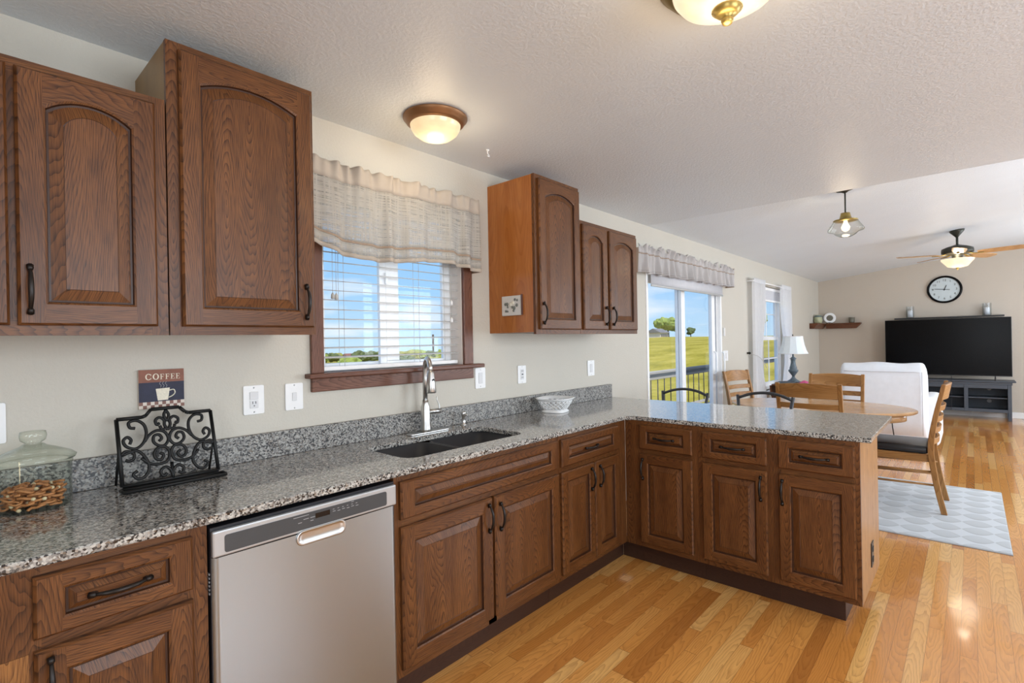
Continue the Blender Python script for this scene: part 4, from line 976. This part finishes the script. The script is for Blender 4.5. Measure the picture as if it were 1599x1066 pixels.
for k in range(5):
    a = radians(255+72*k); ca, sa = cos(a), sin(a)
    def BP(r, s, z, ca=ca, sa=sa): return (qx+r*ca-s*sa, qy+r*sa+s*ca, z)
    blade = [(.20, -.045), (.26, -.062), (.50, -.070), (.60, -.064), (.635, -.03), (.635, .03), (.60, .064), (.50, .070), (.26, .062), (.20, .045)]
    bo = MB(); bo.prism(blade, lambda u, v, q: BP(u, v, 2.375+q-v*.22), 0, .006, 'fan_blade_oak'); ob = bo.build('blade', t, .0015)
    MB().tube([BP(.10, 0, 2.385), BP(.17, 0, 2.368), BP(.26, 0, 2.366)], [.016, .018, .012], 'brass_antique', 8, flat=.4).build('blade_arm', ob)
l = lamp('fan_glow', 'POINT', 3.5, (1, .82, .6), (0, 0, 2.10-zc), shadow_soft_size=.14); l.parent = t
l = lamp('fan_uplight', 'POINT', 3, (1, .85, .65), (0, 0, 2.345-zc), shadow_soft_size=.05); l.location.x = -.1; l.parent = t

# ================================================================== TV WALL
TX_ = XR
t = thing('media_console', 'long slate-grey television console with open shelves', 'tv stand', (11.2, -1.87, 0))
cx0, cx1, cy0, cy1 = 11.02, 11.42, -2.70, -1.02
g = MB(); g.box((cx0, cy0+.02, .56), (cx1, cy1-.02, .60), 'stand_grey')
for y in (cy0+.04, -1.87-.02, cy1-.08): 
    pass
g.box((cx0+.01, cy0+.03, .125), (cx1, cy1-.03, .155), 'stand_grey')
for y, wd in ((cy0+.03, .045), (cy1-.075, .045), (-2.165, .05), (-1.60, .05)): g.box((cx0, y, .125), (cx0+.03, y+wd, .56), 'stand_grey'); g.box((cx0+.03, y+wd*.3, .155), (cx1, y+wd*.7, .56), 'stand_grey')
g.box((cx0+.003, cy0+.075, .50), (cx0+.025, cy1-.075, .56), 'stand_grey').box((cx0+.003, cy0+.075, .125), (cx0+.025, cy1-.075, .175), 'stand_grey')
g.build('carcass', t, .003)
MB().box((cx0-.02, cy0-.02, .60), (cx1+.005, cy1+.02, .622), 'stand_grey').build('top', t, .004)
MB().box((cx0+.05, cy0+.05, .34), (cx1-.02, cy1-.05, .355), 'stand_grey').build('shelf', t)
g = MB(); g.box((cx1-.015, cy0+.05, .155), (cx1-.005, cy1-.05, .56), 'stand_grey_inner'); bk = g.build('back_panel', t)
g = MB()
for z in (.27, .47): MB().lathe([(0, -.003), (.028, -.002), (.03, 0)], (cx1-.015, -2.42, z), 'print_grey', 16, axis='x').build('cable_hole', t)
for x in (cx0+.022, cx1-.03):
    for y in (cy0+.052, cy1-.052): MB().box((x-.022, y-.022, 0), (x+.022, y+.022, .125), 'stand_grey').build('leg', t, .003)
t = thing('television', 'large black flat-screen television standing on the grey console', 'television', (11.12, -1.885, .622))
MB().box((11.10, -2.685, .69), (11.14, -1.085, 1.628), 'black_satin').build('housing', t, .004)
MB().box((11.098, -2.678, .702), (11.1005, -1.092, 1.622), 'black_gloss').build('screen', t)
for y in (-2.49, -1.28):
    MB().tube([(11.02, y, .628), (11.12, y, .70), (11.22, y, .628)], .008, 'black_satin', 8).build('foot', t)
tag(MB().tube(crom([(11.08, -1.96, .68), (11.0, -1.965, .67), (10.992, -1.965, .60), (10.995, -1.962, .3), (10.99, -1.96, .14)]), .004, 'black_plastic', 6).build('power_cable'), 'thin black cable hanging in front of the grey console', 'cable')
t = tag(MB().box((TX_-.13, -2.615, 1.645), (TX_-.001, -1.20, 1.668), 'black_satin').build('wall_shelf', bevel=.003), 'thin black wall shelf just above the television', 'shelf')
def candle(label, y):
    t = thing('candle_holder', label, 'candle holder', (TX_-.07, y, 1.668), 'glass candle holders on the black shelf')
    MB().lathe([(0, .001), (.05, .001), (.055, .006), (.055, .20)], (TX_-.07, y, 1.668), 'candle_glass', 28, caps=False).build('glass', t)
    MB().lathe([(0, .0125), (.038, .0125), (.038, .13), (0, .132)], (TX_-.07, y, 1.668), 'ceramic_white', 24).build('candle', t)
candle('glass candle holder on the left end of the black shelf above the television', -1.42); candle('glass candle holder on the right end of the black shelf above the television', -2.41)
# clock
t = thing('wall_clock', 'round white-faced wall clock with a thick black rim, above the television', 'clock', (TX_, -1.885, 2.135))
c0 = (TX_, -1.885, 2.135); RC = .235
MB().lathe([(0, -.001), (RC*.98, -.001), (RC, -.012), (RC*.97, -.034), (RC*.90, -.040), (RC*.855, -.030), (RC*.85, -.018), (RC*.85, -.001)], c0, 'black_gloss', 56, axis='x', caps=False).build('rim', t)
MB().lathe([(0, -.016), (RC*.86, -.016)], c0, 'clock_face', 48, axis='x', caps=False, smooth=False).build('face', t)
def textmesh(s, size):
    cu = bpy.data.curves.new('t', 'FONT'); cu.body = s; cu.size = size; cu.align_x = 'CENTER'; cu.align_y = 'CENTER'; cu.extrude = .0006
    o = bpy.data.objects.new('t', cu); COL.objects.link(o); dg = bpy.context.evaluated_depsgraph_get(); me = bpy.data.meshes.new_from_object(o.evaluated_get(dg)); bpy.data.objects.remove(o); return me
g = MB()
for k in range(1, 13):
    a = pi/2-2*pi*k/12; me = textmesh(str(k), .052); r = RC*.66
    g.add([(TX_-.0175-v.co.z, c0[1]-(v.co.x+r*cos(a)), c0[2]+v.co.y+r*sin(a)) for v in me.vertices], [list(p.vertices) for p in me.polygons], 'dark_bronze')
g.build('numerals', t)
g = MB()
def hand(ang, ln, tail, wd):
    a = radians(90-ang); dx_, dz_ = cos(a), sin(a); P = lambda s, o_: (-(dx_*s-dz_*o_), dz_*s+dx_*o_)
    pts = [P(-tail, wd), P(-tail, -wd), P(ln*.75, -wd*1.2), P(ln, 0), P(ln*.75, wd*1.2)]
    g.prism([(c0[1]+p, c0[2]+q_) for p, q_ in pts], lambda u, v, q: (q, u, v), TX_-.020, TX_-.022, 'black_satin')
hand(20, .085, .02, .005); hand(277, .15, .07, .004); g.lathe([(0, -.024), (.01, -.022), (.01, -.018)], c0, 'black_satin', 12, axis='x'); g.build('hands', t)
# corner shelf
t = thing('corner_shelf', 'dark walnut shelf wrapping the far corner of the room', 'shelf', (11.3, -.1, 1.51))
MB().prism([(-.002, 1.615), (-.14, 1.615), (-.14, 1.60), (-.11, 1.575), (-.08, 1.525), (-.08, 1.515), (-.002, 1.515)], lambda u, v, q: (q, u, v), 10.66, XR-.002, 'walnut').build('window_wall_board', t, .002)
g = MB(); g.prism([(-.145, 1.60), (-.145, 1.515), (-.62, 1.515), (-.70, 1.60)], lambda u, v, q: (q, u, v), XR-.12, XR-.002, 'walnut'); g.prism([(-.142, 1.600), (-.142, 1.615), (-.70, 1.615), (-.70, 1.600)], lambda u, v, q: (q, u, v), XR-.15, XR-.002, 'walnut'); g.build('end_wall_board', t, .002)
t = thing('jug', 'pale green-yellow pottery jug on the corner shelf', 'jug', (11.0, -.075, 1.615))
MB().lathe([(0, .001), (.055, .001), (.068, .03), (.072, .07), (.066, .115), (.05, .135), (.048, .15), (.054, .16), (.046, .158), (.042, .14)], (11.0, -.075, 1.615), 'ceramic_jug', 28, caps=False).build('body', t)
MB().lathe([(.0655, .117), (.0525, .1352), (.0495, .15)], (11.0, -.075, 1.615), 'ceramic_blue', 28, caps=False).build('glazed_collar', t)
MB().tube(crom([(11.03, -.128, 1.75), (11.05, -.148, 1.735), (11.05, -.148, 1.69), (11.03, -.137, 1.66)]), .006, 'ceramic_blue', 8).build('handle', t)
t = thing('display_plate', 'round white decorated plate standing on the corner shelf', 'plate', (11.34, -.19, 1.615))
pc_ = (11.372, -.20, 1.718); nrm = Vector((-.93, -.2, .18)).normalized()
q = nrm.to_track_quat('Z', 'Y')
def disc(prof, m, n=36):
    b = MB(); b.lathe(prof, (0, 0, 0), m, n); b.v = [tuple(q @ Vector(v)+Vector(pc_)) for v in b.v]; return b
disc([(0, 0), (.06, 0), (.098, .012), (.10, .014), (.098, .016), (.062, .004), (0, .004)], 'ceramic_white').build('plate', t)
disc([(0, .0045), (.05, .0045), (.056, .0042)], 'cup_dark').build('painted_centre', t)
g = MB(); g.tube(crom([(11.33, -.25, 1.620), (11.32, -.20, 1.63), (11.33, -.15, 1.620)]), .005, 'black_iron', 6).tube(crom([(11.32, -.20, 1.625), (11.37, -.20, 1.620), (11.41, -.20, 1.66)]), .004, 'black_iron', 6); g.build('easel', t)
t = tag(MB().lathe([(0, .001), (.040, .001), (.045, .02), (.052, .10), (.048, .10), (.041, .02), (0, .01)], (11.37, -.555, 1.615), 'cup_dark', 24).build('cup', loc=(11.37, -.555, 1.615)), 'dark mottled cup near the right end of the corner shelf', 'cup')

# ================================================================== LIVING ROOM
t = thing('side_table', 'dark wood drop-leaf side table under the living room window lamp', 'side table', (7.85, -.42, 0))
g = MB(); g.prism(rrect(7.55, 8.2, -.70, -.17, .03), lambda u, v, q_: (u, v, q_), .715, .735, 'walnut'); g.build('top', t, .003)
g = MB(); g.prism([(7.56, .715), (8.19, .715), (8.16, .60), (8.02, .47), (7.73, .47), (7.59, .60)], lambda u, v, q_: (u, q_, v), -.165, -.150, 'walnut'); g.build('drop_leaf', t, .003)
MB().box((7.62, -.66, .63), (8.13, -.21, .714), 'walnut').build('apron', t, .003)
for x in (7.65, 8.10):
    for y in (-.63, -.24): MB().lathe([(.022, .0), (.016, .05), (.026, .3), (.018, .45), (.024, .5), (.024, .63)], (x, y, 0), 'walnut', 14).build('leg', t)
lx, ly, lz = 8.0, -.345, .735
t = thing('table_lamp', 'blue-grey turned table lamp with a white bell shade on the side table', 'lamp', (lx, ly, lz))
MB().lathe([(0, .001), (.075, .001), (.078, .02), (.045, .04), (.022, .065), (.018, .09), (.045, .13), (.062, .155), (.064, .175), (.045, .185), (.05, .195), (.036, .24), (.028, .29), (.030, .32), (.045, .335), (.030, .345), (.012, .36), (.010, .42)], (lx, ly, lz), 'lamp_blue_grey', 32).build('base', t)
prof = [(.19, .405), (.165, .46), (.145, .53), (.132, .60), (.128, .645)]
MB().lathe(prof, (lx, ly, lz), 'lamp_shade', 12, caps=False, smooth=False).build('shade', t, solid=.003)
g = MB(); g.lathe([(.192, .402), (.192, .410)], (lx, ly, lz), 'white_paper', 12, caps=False).lathe([(.130, .640), (.130, .648)], (lx, ly, lz), 'white_paper', 12, caps=False)
g.build('shade_trim', t, solid=.003)
MB().tube([(lx, ly, lz+.41), (lx, ly, lz+.655)], .003, 'brass_antique', 6).lathe([(0, .65), (.008, .655), (.006, .672), (0, .678)], (lx, ly, lz), 'dark_bronze', 10).build('finial', t)
MB().tube([(lx-.055, ly+.02, lz+.30), (lx-.055, ly+.02, lz+.42)], .0015, 'cord_grey', 5).build('pull_chain', t)
t = thing('notebook', 'closed dark slim notebook on the side table beside the lamp foot', 'notebook', (7.78, -.36, .735))
MB().box((7.62, -.41, .736), (7.86, -.20, .755), 'ceramic_blue').build('cover', t, .003); MB().box((7.625, -.405, .7553), (7.855, -.205, .757), 'rail_dark').build('top_board', t)
t = tag(MB().grid(lambda u, v: (7.78+.17*u, -.56+.10*v, .7365+.028*sin(pi*u)*sin(pi*v)+.012*sin(9*u+5*v)**2), 12, 10, 'pink_paper').build('gift_wrapper', solid=.002), 'crumpled pink wrapper on the side table right of the lamp', 'wrapper')
t = tag(MB().box((7.74, -.69, .7355), (7.95, -.575, .748), 'white_paper').build('envelope_stack', bevel=.002), 'small stack of white papers on the side table right corner', 'papers')
t = thing('eyeglasses', 'dark eyeglasses at the back of the side table', 'eyeglasses', (8.1, -.60, .735))
g = MB()
for y in (-.57, -.635): g.tube([(8.08, y+.026*cos(a), .762+.02*sin(a)) for a in [2*pi*i/14 for i in range(14)]], .0035, 'black_plastic', 6, closed=True)
g.tube([(8.08, -.596, .768), (8.08, -.609, .768)], .003, 'black_plastic', 6)
for y in (-.544, -.661): g.tube([(8.08, y, .768), (8.17, y, .745)], .003, 'black_plastic', 6)
g.build('frame', t)

# recliner
t = thing('recliner', 'white upholstered recliner seen from behind, facing the television', 'armchair', (7.75, -1.43, 0))
ry0, ry1 = -1.855, -1.0
def soft(b0, b1, m, name, par, bev=.06, seg=5):
    o = MB().box(b0, b1, m).build(name, par, bev, seg)
    for p in o.data.polygons: p.use_smooth = True
    return o
# back: slightly reclined rounded slab
g = MB(); out = [(7.30, .16), (7.28, .60), (7.27, .92), (7.285, 1.01), (7.34, 1.06), (7.42, 1.055), (7.50, 1.0), (7.55, .80), (7.58, .45), (7.58, .16)]
n = 26; vs = []; W2_ = (ry1-ry0)/2; yc = (ry0+ry1)/2
secs = []
for i in range(n+1):
    s = -1+2*i/n; e_ = (1-abs(s)**8)**(1/8) if abs(s) < 1 else 0
    ring = []
    for x, z in out:
        zz = .16+(z-.16)*(1-.14*(1-e_)); ring.append((7.43+(x-7.43)*(.35+.65*e_), yc+s*W2_*(1-.02*math.sin((z-.16)/0.9*pi)), zz+(.008*sin(6*s+1) if z > 1 else 0)))
    secs.append(ring)
k = len(out); vs = [v for r in secs for v in r]; fs = [(a*k+i, a*k+(i+1) % k, (a+1)*k+(i+1) % k, (a+1)*k+i) for a in range(n) for i in range(k)]+[range(k), range(n*k, (n+1)*k)]
g.add(vs, fs, 'recliner_fabric', True); g.build('backrest', t, sub=1)
g = MB(); g.tube([(7.258, yc-.36+.72*i/12, .955) for i in range(13)], .004, 'shade_grey', 6)
for y in (ry0+.05, ry1-.05): g.tube([(7.262, y, .955), (7.267, y, .55), (7.28, y, .25)], .004, 'shade_grey', 6)
g.build('piping', t)
for y0_, y1_ in ((ry0-.09, ry0+.09), (ry1-.09, ry1+.09)): soft((7.45, y0_, .10), (8.28, y1_, .66), 'recliner_fabric', 'armrest', t, .07)
soft((7.55, ry0+.09, .12), (8.35, ry1-.09, .46), 'recliner_fabric', 'seat', t, .06)
soft((7.36, ry0+.04, .06), (8.25, ry1-.04, .30), 'recliner_fabric', 'base', t, .04)
g = MB()
for x in (7.42, 8.15):
    for y in (ry0+.08, ry1-.08): g.lathe([(.02, 0), (.026, .06)], (x, y, 0), 'black_plastic', 12)
g.build('glides', t)
MB().tube([(7.30, -1.52, .42), (7.285, -1.53, .32), (7.30, -1.54, .22)], .006, 'black_plastic', 6).build('release_strap', t)

# ================================================================== DINING
RZ = .012
t = thing('area_rug', 'pale grey area rug with leaf outlines under the dining table', 'rug', (5.22, -1.32, 0))
MB().box((4.405, -2.392, .001), (6.045, -.25, RZ), 'rug_pile').build('pile', t, .004)
g = MB(); g.tube([(4.405, -2.392, .004), (4.405, -.25, .004), (6.045, -.25, .004), (6.045, -2.392, .004)], .0042, 'print_grey', 6, closed=True); g.build('bound_edge', t)
t = thing('dining_table', 'oval light oak dining table on the grey rug', 'table', (5.38, -1.14, RZ))
tcx, tcy, ta, tb_ = 5.36, -1.15, .50, .735
ell = lambda s, n=64: [(tcx+(ta-s)*cos(2*pi*i/n), tcy+(tb_-s)*sin(2*pi*i/n)) for i in range(n)]
g = MB(); lv = [(.012, .722), (.0, .730), (.0, .742), (.006, .748), (.014, .750)]; vs = []; n = 64
for s, z in lv: vs += [(x, y, z) for x, y in ell(s)]
fs = [(k*n+i, k*n+(i+1) % n, (k+1)*n+(i+1) % n, (k+1)*n+i) for k in range(4) for i in range(n)]+[range(n), range(4*n, 5*n)]
g.add(vs, fs, 'table_oak', False); g.build('tabletop', t)
g = MB(); vs = []
for s, z in ((.075, .7215), (.075, .66), (.095, .66), (.095, .7215)): vs += [(x, y, z) for x, y in ell(s)]
g.add(vs, [(k*n+i, k*n+(i+1) % n, ((k+1) % 4)*n+(i+1) % n, ((k+1) % 4)*n+i) for k in range(4) for i in range(n)], 'table_oak', True); g.build('apron', t)
for sx in (-1, 1):
    for sy in (-1, 1):
        x, y = tcx+sx*.25, tcy+sy*.345; g = MB(); o_ = len(g.v)
        g.box((x-.03, y-.03, RZ+.001), (x+.03, y+.03, .66), 'chair_upright')
        for i in range(4): vx = g.v[i]; g.v[i] = (x+(vx[0]-x)*.65, y+(vx[1]-y)*.65, vx[2])
        g.build('leg', t, .004)

def make_chair():
    t = bpy.data.objects.new('dining_chair', None); COL.objects.link(t); t['_w'] = (0, 0, 0)
    Vv, Hh = 'chair_upright', 'chair_level'
    # faces +x; back posts at x=-.21 ; origin on the floor under the seat
    hw = .225
    def post(s):
        g = MB(); pts = [(-.275, 0), (-.235, .20), (-.205, .42), (-.205, .55), (-.235, .75), (-.285, .985)]; c = crom([(a, 0, b) for a, b in pts], 4); y = s*hw
        vs = []
        for p in c:
            hx = .019 if p.z < .6 else .019-.006*(p.z-.6)/.4
            for dx, dy in ((-hx, -.015), (hx, -.015), (hx, .015), (-hx, .015)): vs.append((p.x+dx, y+dy, p.z))
        K = len(c); fs = [(k*4+i, k*4+(i+1) % 4, (k+1)*4+(i+1) % 4, (k+1)*4+i) for k in range(K-1) for i in range(4)]+[(3, 2, 1, 0), tuple(range((K-1)*4, K*4))]
        g.add(vs, fs, Vv); return g.build('back_post', t, .004)
    for s in (-1, 1): post(s)
    def slat(z0, z1, bow, name):
        g = MB()
        def P(u, v, th):
            y = (-1+2*u)*(hw-.012); z = z0+(z1-z0)*v
            xb = -.205 if z < .55 else -.205-.03*(z-.55)/.2 if z < .75 else -.235-.05*(z-.75)/.235
            return (xb-bow*(1-(2*u-1)**2)+th, y, z+(.012*(1-(2*u-1)**2) if v == 1 and name == 'crest_rail' else 0))
        nu = 12; vs = [P(i/nu, v, th) for v, th in ((0, -.009), (0, .009), (1, .009), (1, -.009)) for i in range(nu+1)]; m = nu+1
        fs = [(k*m+i, k*m+i+1, ((k+1) % 4)*m+i+1, ((k+1) % 4)*m+i) for k in range(4) for i in range(nu)]+[(0, m, 2*m, 3*m), (nu, m+nu, 2*m+nu, 3*m+nu)]
        g.add(vs, fs, Hh); return g.build(name, t, .003)
    slat(.865, .975, .035, 'crest_rail')
    for z in (.775, .69, .605, .52): slat(z, z+.045, .032, 'slat')
    for s in (-1, 1):
        g = MB(); g.box((.185, s*.205-.018, 0), (.221, s*.205+.018, .425), Vv)
        for i in range(4): x, y, z = g.v[i]; g.v[i] = (.203+(x-.203)*.7, s*.205+(y-s*.205)*.7, z)
        g.build('front_leg', t, .003)
    g = MB(); g.box((-.19, -.222, .385), (.185, -.20, .44), Hh).box((-.19, .20, .385), (.185, .222, .44), Hh).box((.19, -.19, .385), (.212, .19, .44), Hh).box((-.20, -.20, .385), (-.18, .20, .44), Hh); g.build('seat_rail', t, .003)
    o = MB().box((-.19, -.225, .4405), (.235, .225, .503), 'vinyl_black').build('seat', t, .026, 4)
    for p in o.data.polygons: p.use_smooth = True
    for s in (-1, 1):
        for z in (.20, .30): MB().tube([(-.222, s*.212, z+.01), (.20, s*.205, z)], .0085, Hh, 8).build('stretcher', t)
    MB().tube([(.203, -.19, .26), (.203, .19, .26)], .0085, Hh, 8).build('stretcher', t)
    return t
CH = [((5.27, -1.775), 90, 'oak ladder-back chair with black seat, drawn up at the near right end of the table'),
      ((4.985, -1.22), 0, 'oak ladder-back chair with its back to the peninsula, at the middle of the table'),
      ((5.72, -1.20), 180, 'oak ladder-back chair on the far side of the table, in front of the recliner'),
      ((5.52, -.52), -112, 'oak ladder-back chair at the left end of the table near the patio door')]
CH[3] = ((6.10, -.44), -105, CH[3][2])
base = make_chair()
for i, ((x, y), rz, lab) in enumerate(CH):
    o = base if i == 0 else copy_tree(base)
    o.location = (x, y, RZ+.001); o.rotation_euler = (0, 0, radians(rz)); tag(o, lab, 'chair', 'oak chairs around the dining table')

def make_stool():
    t = bpy.data.objects.new('counter_stool', None); COL.objects.link(t); t['_w'] = (0, 0, 0)
    # faces -x (toward the peninsula), back at x=+.18
    def rod(name, pts, r=.011): return MB().tube(pts, r, 'stool_metal', 8).build(name, t)
    for s in (-1, 1):
        rod('back_post', [(.20, s*.19, 0), (.175, s*.165, .60), (.185, s*.175, .78), (.215, s*.195, .935)], .012)
        rod('front_leg', [(-.20, s*.19, 0), (-.165, s*.155, .60)], .012)
        rod('side_rung', [(-.19, s*.181, .22), (.19, s*.181, .22)], .008)
    rod('top_rail', crom([(.212, -.185, .915), (.225, -.10, .945), (.23, 0, .957), (.225, .10, .945), (.212, .185, .915)]), .0115)
    rod('lower_rail', crom([(.19, -.178, .80), (.205, 0, .815), (.19, .178, .80)]), .008)
    rod('foot_rail', [(-.19, -.181, .22), (-.19, .181, .22)], .009)
    MB().lathe([(0, .60), (.165, .60), (.175, .61), (.175, .625), (.16, .65), (.10, .66), (0, .662)], (0, 0, 0), 'stool_pad', 28).build('seat', t)
    rod('seat_ring', [(.165*cos(a), .165*sin(a), .592) for a in [2*pi*i/20 for i in range(21)]], .008)
    return t
st = make_stool()
for i, (x, y, rz, lab) in enumerate([(3.92, -.43, 0, 'grey metal counter stool behind the peninsula, in front of the patio door'), (3.93, -1.05, 0, 'grey metal counter stool behind the peninsula, in front of the dining table')]):
    o = st if i == 0 else copy_tree(st)
    o.location = (x, y, .001); o.rotation_euler = (0, 0, radians(rz)); tag(o, lab, 'stool', 'counter stools behind the peninsula')

# ================================================================== OUTDOORS
def azel(r, az, z): a = radians(az); return (r*sin(a), -2.22+r*cos(a), z)
def ground(x, y):
    dx, dy = x, y+2.22; r = sqrt(dx*dx+dy*dy); az = math.degrees(math.atan2(dx, dy))
    # steep bank in front, distant plain to the left, hill to the right
    kz = max(0, min(1, (az-44)/22)); kz = kz*kz*(3-2*kz)
    near = -1.6-.5*(1-kz)
    far_l = 1.385+r*math.tan(radians(-1.75)); hr = min(r, 120)
    far_r = 1.385+hr*math.tan(radians(.12))-max(0, r-120)*.05
    z_far = far_l*(1-kz)+far_r*kz
    s = max(0, min(1, (r-9)/95)); s = 1-(1-s)**2.0
    z = near*(1-s)+z_far*s
    if kz < .5 and r > 60: z = min(z, far_l)
    return z+.25*noise.noise(Vector((x*.05, y*.05, 0)))*min(1, r/40)
g = MB(); NA, NR = 64, 70; vs = []
for i in range(NR+1):
    r = 3.2+(260-3.2)*(i/NR)**2.2
    for j in range(NA+1):
        az = -5+j/NA*93; a = radians(az); x, y = r*sin(a), -2.22+r*cos(a); y = max(y, .3); vs.append((x, y, ground(x, y)))
g.add(vs, [(i*(NA+1)+j, i*(NA+1)+j+1, (i+1)*(NA+1)+j+1, (i+1)*(NA+1)+j) for i in range(NR) for j in range(NA)], 'field_grass', True)
struct(g.build('field', recalc=False), 'sunlit yellow-green field rising to a hill')
# deck
struct(MB().box((3.2, .16, -.26), (18, 2.5, -.16), 'deck_wood').build('deck'), 'wooden deck outside the patio door')
t = thing('deck_railing', 'deck railing with black balusters outside the patio door', 'railing', (9, 2.4, -.16))
MB().box((3.3, 2.32, .70), (10.55, 2.46, .745), 'rail_beige').box((3.3, 2.37, .585), (10.55, 2.41, .70), 'rail_beige').build('top_rail', t, .005)
o = MB().box((10.55, 2.32, .70), (17.8, 2.46, .745), 'rail_dark').box((10.55, 2.37, .585), (17.8, 2.41, .70), 'rail_dark').build('top_rail', t, .005); o['label'] = 'dark grey top rail'
MB().box((3.3, 2.37, -.08), (17.8, 2.41, -.03), 'rail_beige').build('bottom_rail', t)
for x in (3.4, 10.55, 17.7): MB().box((x-.045, 2.345, -.159), (x+.045, 2.435, .70), 'rail_beige').build('post', t)
bm_ = MB().tube([(0, 0, -.03), (0, 0, .585)], .010, 'baluster_black', 6).build('baluster', t, loc=(0, 0, 0)); bm_.location = Vector((8.4, 2.39, 0))-Vector((9, 2.4, -.16))
x = 8.52
while x < 14.5:
    if abs(x-10.55) > .06: c = bm_.copy(); COL.objects.link(c); c.location = Vector((x, 2.39, 0))-Vector((9, 2.4, -.16))
    x += .29
def blob(b, c, r, m, seed, sq=.8):
    bm = bmesh.new(); bmesh.ops.create_icosphere(bm, subdivisions=3, radius=1); off = Vector((seed*3.1, seed*1.7, 0))
    vs = []
    for v in bm.verts:
        k = 1+.35*noise.noise(v.co*1.8+off)+.25*noise.noise(v.co*5+off); vs.append((c[0]+v.co.x*r*k, c[1]+v.co.y*r*k, c[2]+v.co.z*r*k*sq))
    b.add(vs, [[v.index for v in f.verts] for f in bm.faces], m, False); bm.free()
def tree(label, r, az, h, wdt, m, seed, name='tree', group=None, cat='tree'):
    x, y, _ = azel(r, az, 0); z = ground(x, y)-.2; t = thing(name, label, cat, (x, y, z), group)
    if name == 'tree': MB().tube([(x, y, z-.1), (x, y, z+h*.5)], [wdt*.06, wdt*.03], 'bark', 8).build('trunk', t)
    b = MB(); rn = random.Random(seed)
    for k in range(6): blob(b, (x+rn.uniform(-.35, .35)*wdt, y+rn.uniform(-.3, .3)*wdt, z+h*(rn.uniform(.42, .8) if name == 'tree' else .45)), wdt*rn.uniform(.22, .34), m, seed+k, .75)
    b.build('foliage', t, recalc=False); return t
tree('bright green tree on the hill, seen through the left pane of the patio door', 120, 65.0, 4.6, 5.6, 'foliage_bright', 1)
tree('small dark tree on the hilltop, seen through the right pane of the patio door', 113, 67.3, 2.4, 1.9, 'foliage_dark', 5)
tree('low green tree at the left edge of the patio door view', 112, 62.3, 2.6, 3, 'foliage_dark', 9)
tree('leafy green tree seen through the living room window', 80, 73.2, 6, 6, 'foliage_bright', 12)
def house(label, r, az, w_, h, dpt, roof, group=None, rz=0):
    x, y, _ = azel(r, az, 0); z = ground(x, y)-.3; t = thing('house', label, 'house', (x, y, z), group)
    MB().box((x-w_/2, y-dpt/2, z), (x+w_/2, y+dpt/2, z+h), 'siding').build('walls', t)
    MB().prism([(y-dpt/2-.3, z+h), (y+dpt/2+.3, z+h), (y, z+h+dpt*.3)], lambda u, v, q_: (q_, u, v), x-w_/2-.3, x+w_/2+.3, roof).build('roof', t)
    for k in (-.3, 0, .3): MB().box((x+k*w_-.5, y-dpt/2-.05, z+h*.35), (x+k*w_+.5, y-dpt/2, z+h*.75), 'roof_grey').build('window', t)
    return t
house('low pale house beside the green tree on the hill', 108, 63.9, 3.6, 1.2, 3, 'roof_grey')
rn = random.Random(5); bi = 0
for k in range(14):
    house('small far house on the plain beyond the kitchen window', 215+12*(k % 3), 25+k*1.3+rn.uniform(-.1, .1), rn.uniform(3, 4.2), rn.uniform(1.6, 2.6), 4, 'roof_red', 'far houses beyond the kitchen window')
for k in range(16):
    az = 26+k*1.15+rn.uniform(-.3, .3); tree('round olive bush below the kitchen window view', [42, 56, 72, 88][k % 4], az, 2.0, rn.uniform(2.2, 2.8), ['foliage_olive', 'foliage_bright', 'foliage_dark'][k % 3], 40+k, name='bush', group='bushes below the kitchen window', cat='bush')
x, y, _ = azel(90, 39.2, 0); z = ground(x, y)
tag(MB().tube([(x, y, z-.2), (x, y, z+4.2)], .16, 'bark', 8).build('utility_pole'), 'thin brown pole in the field beyond the kitchen window', 'pole')

for o in bpy.data.objects:
    if '_w' in o: del o['_w']
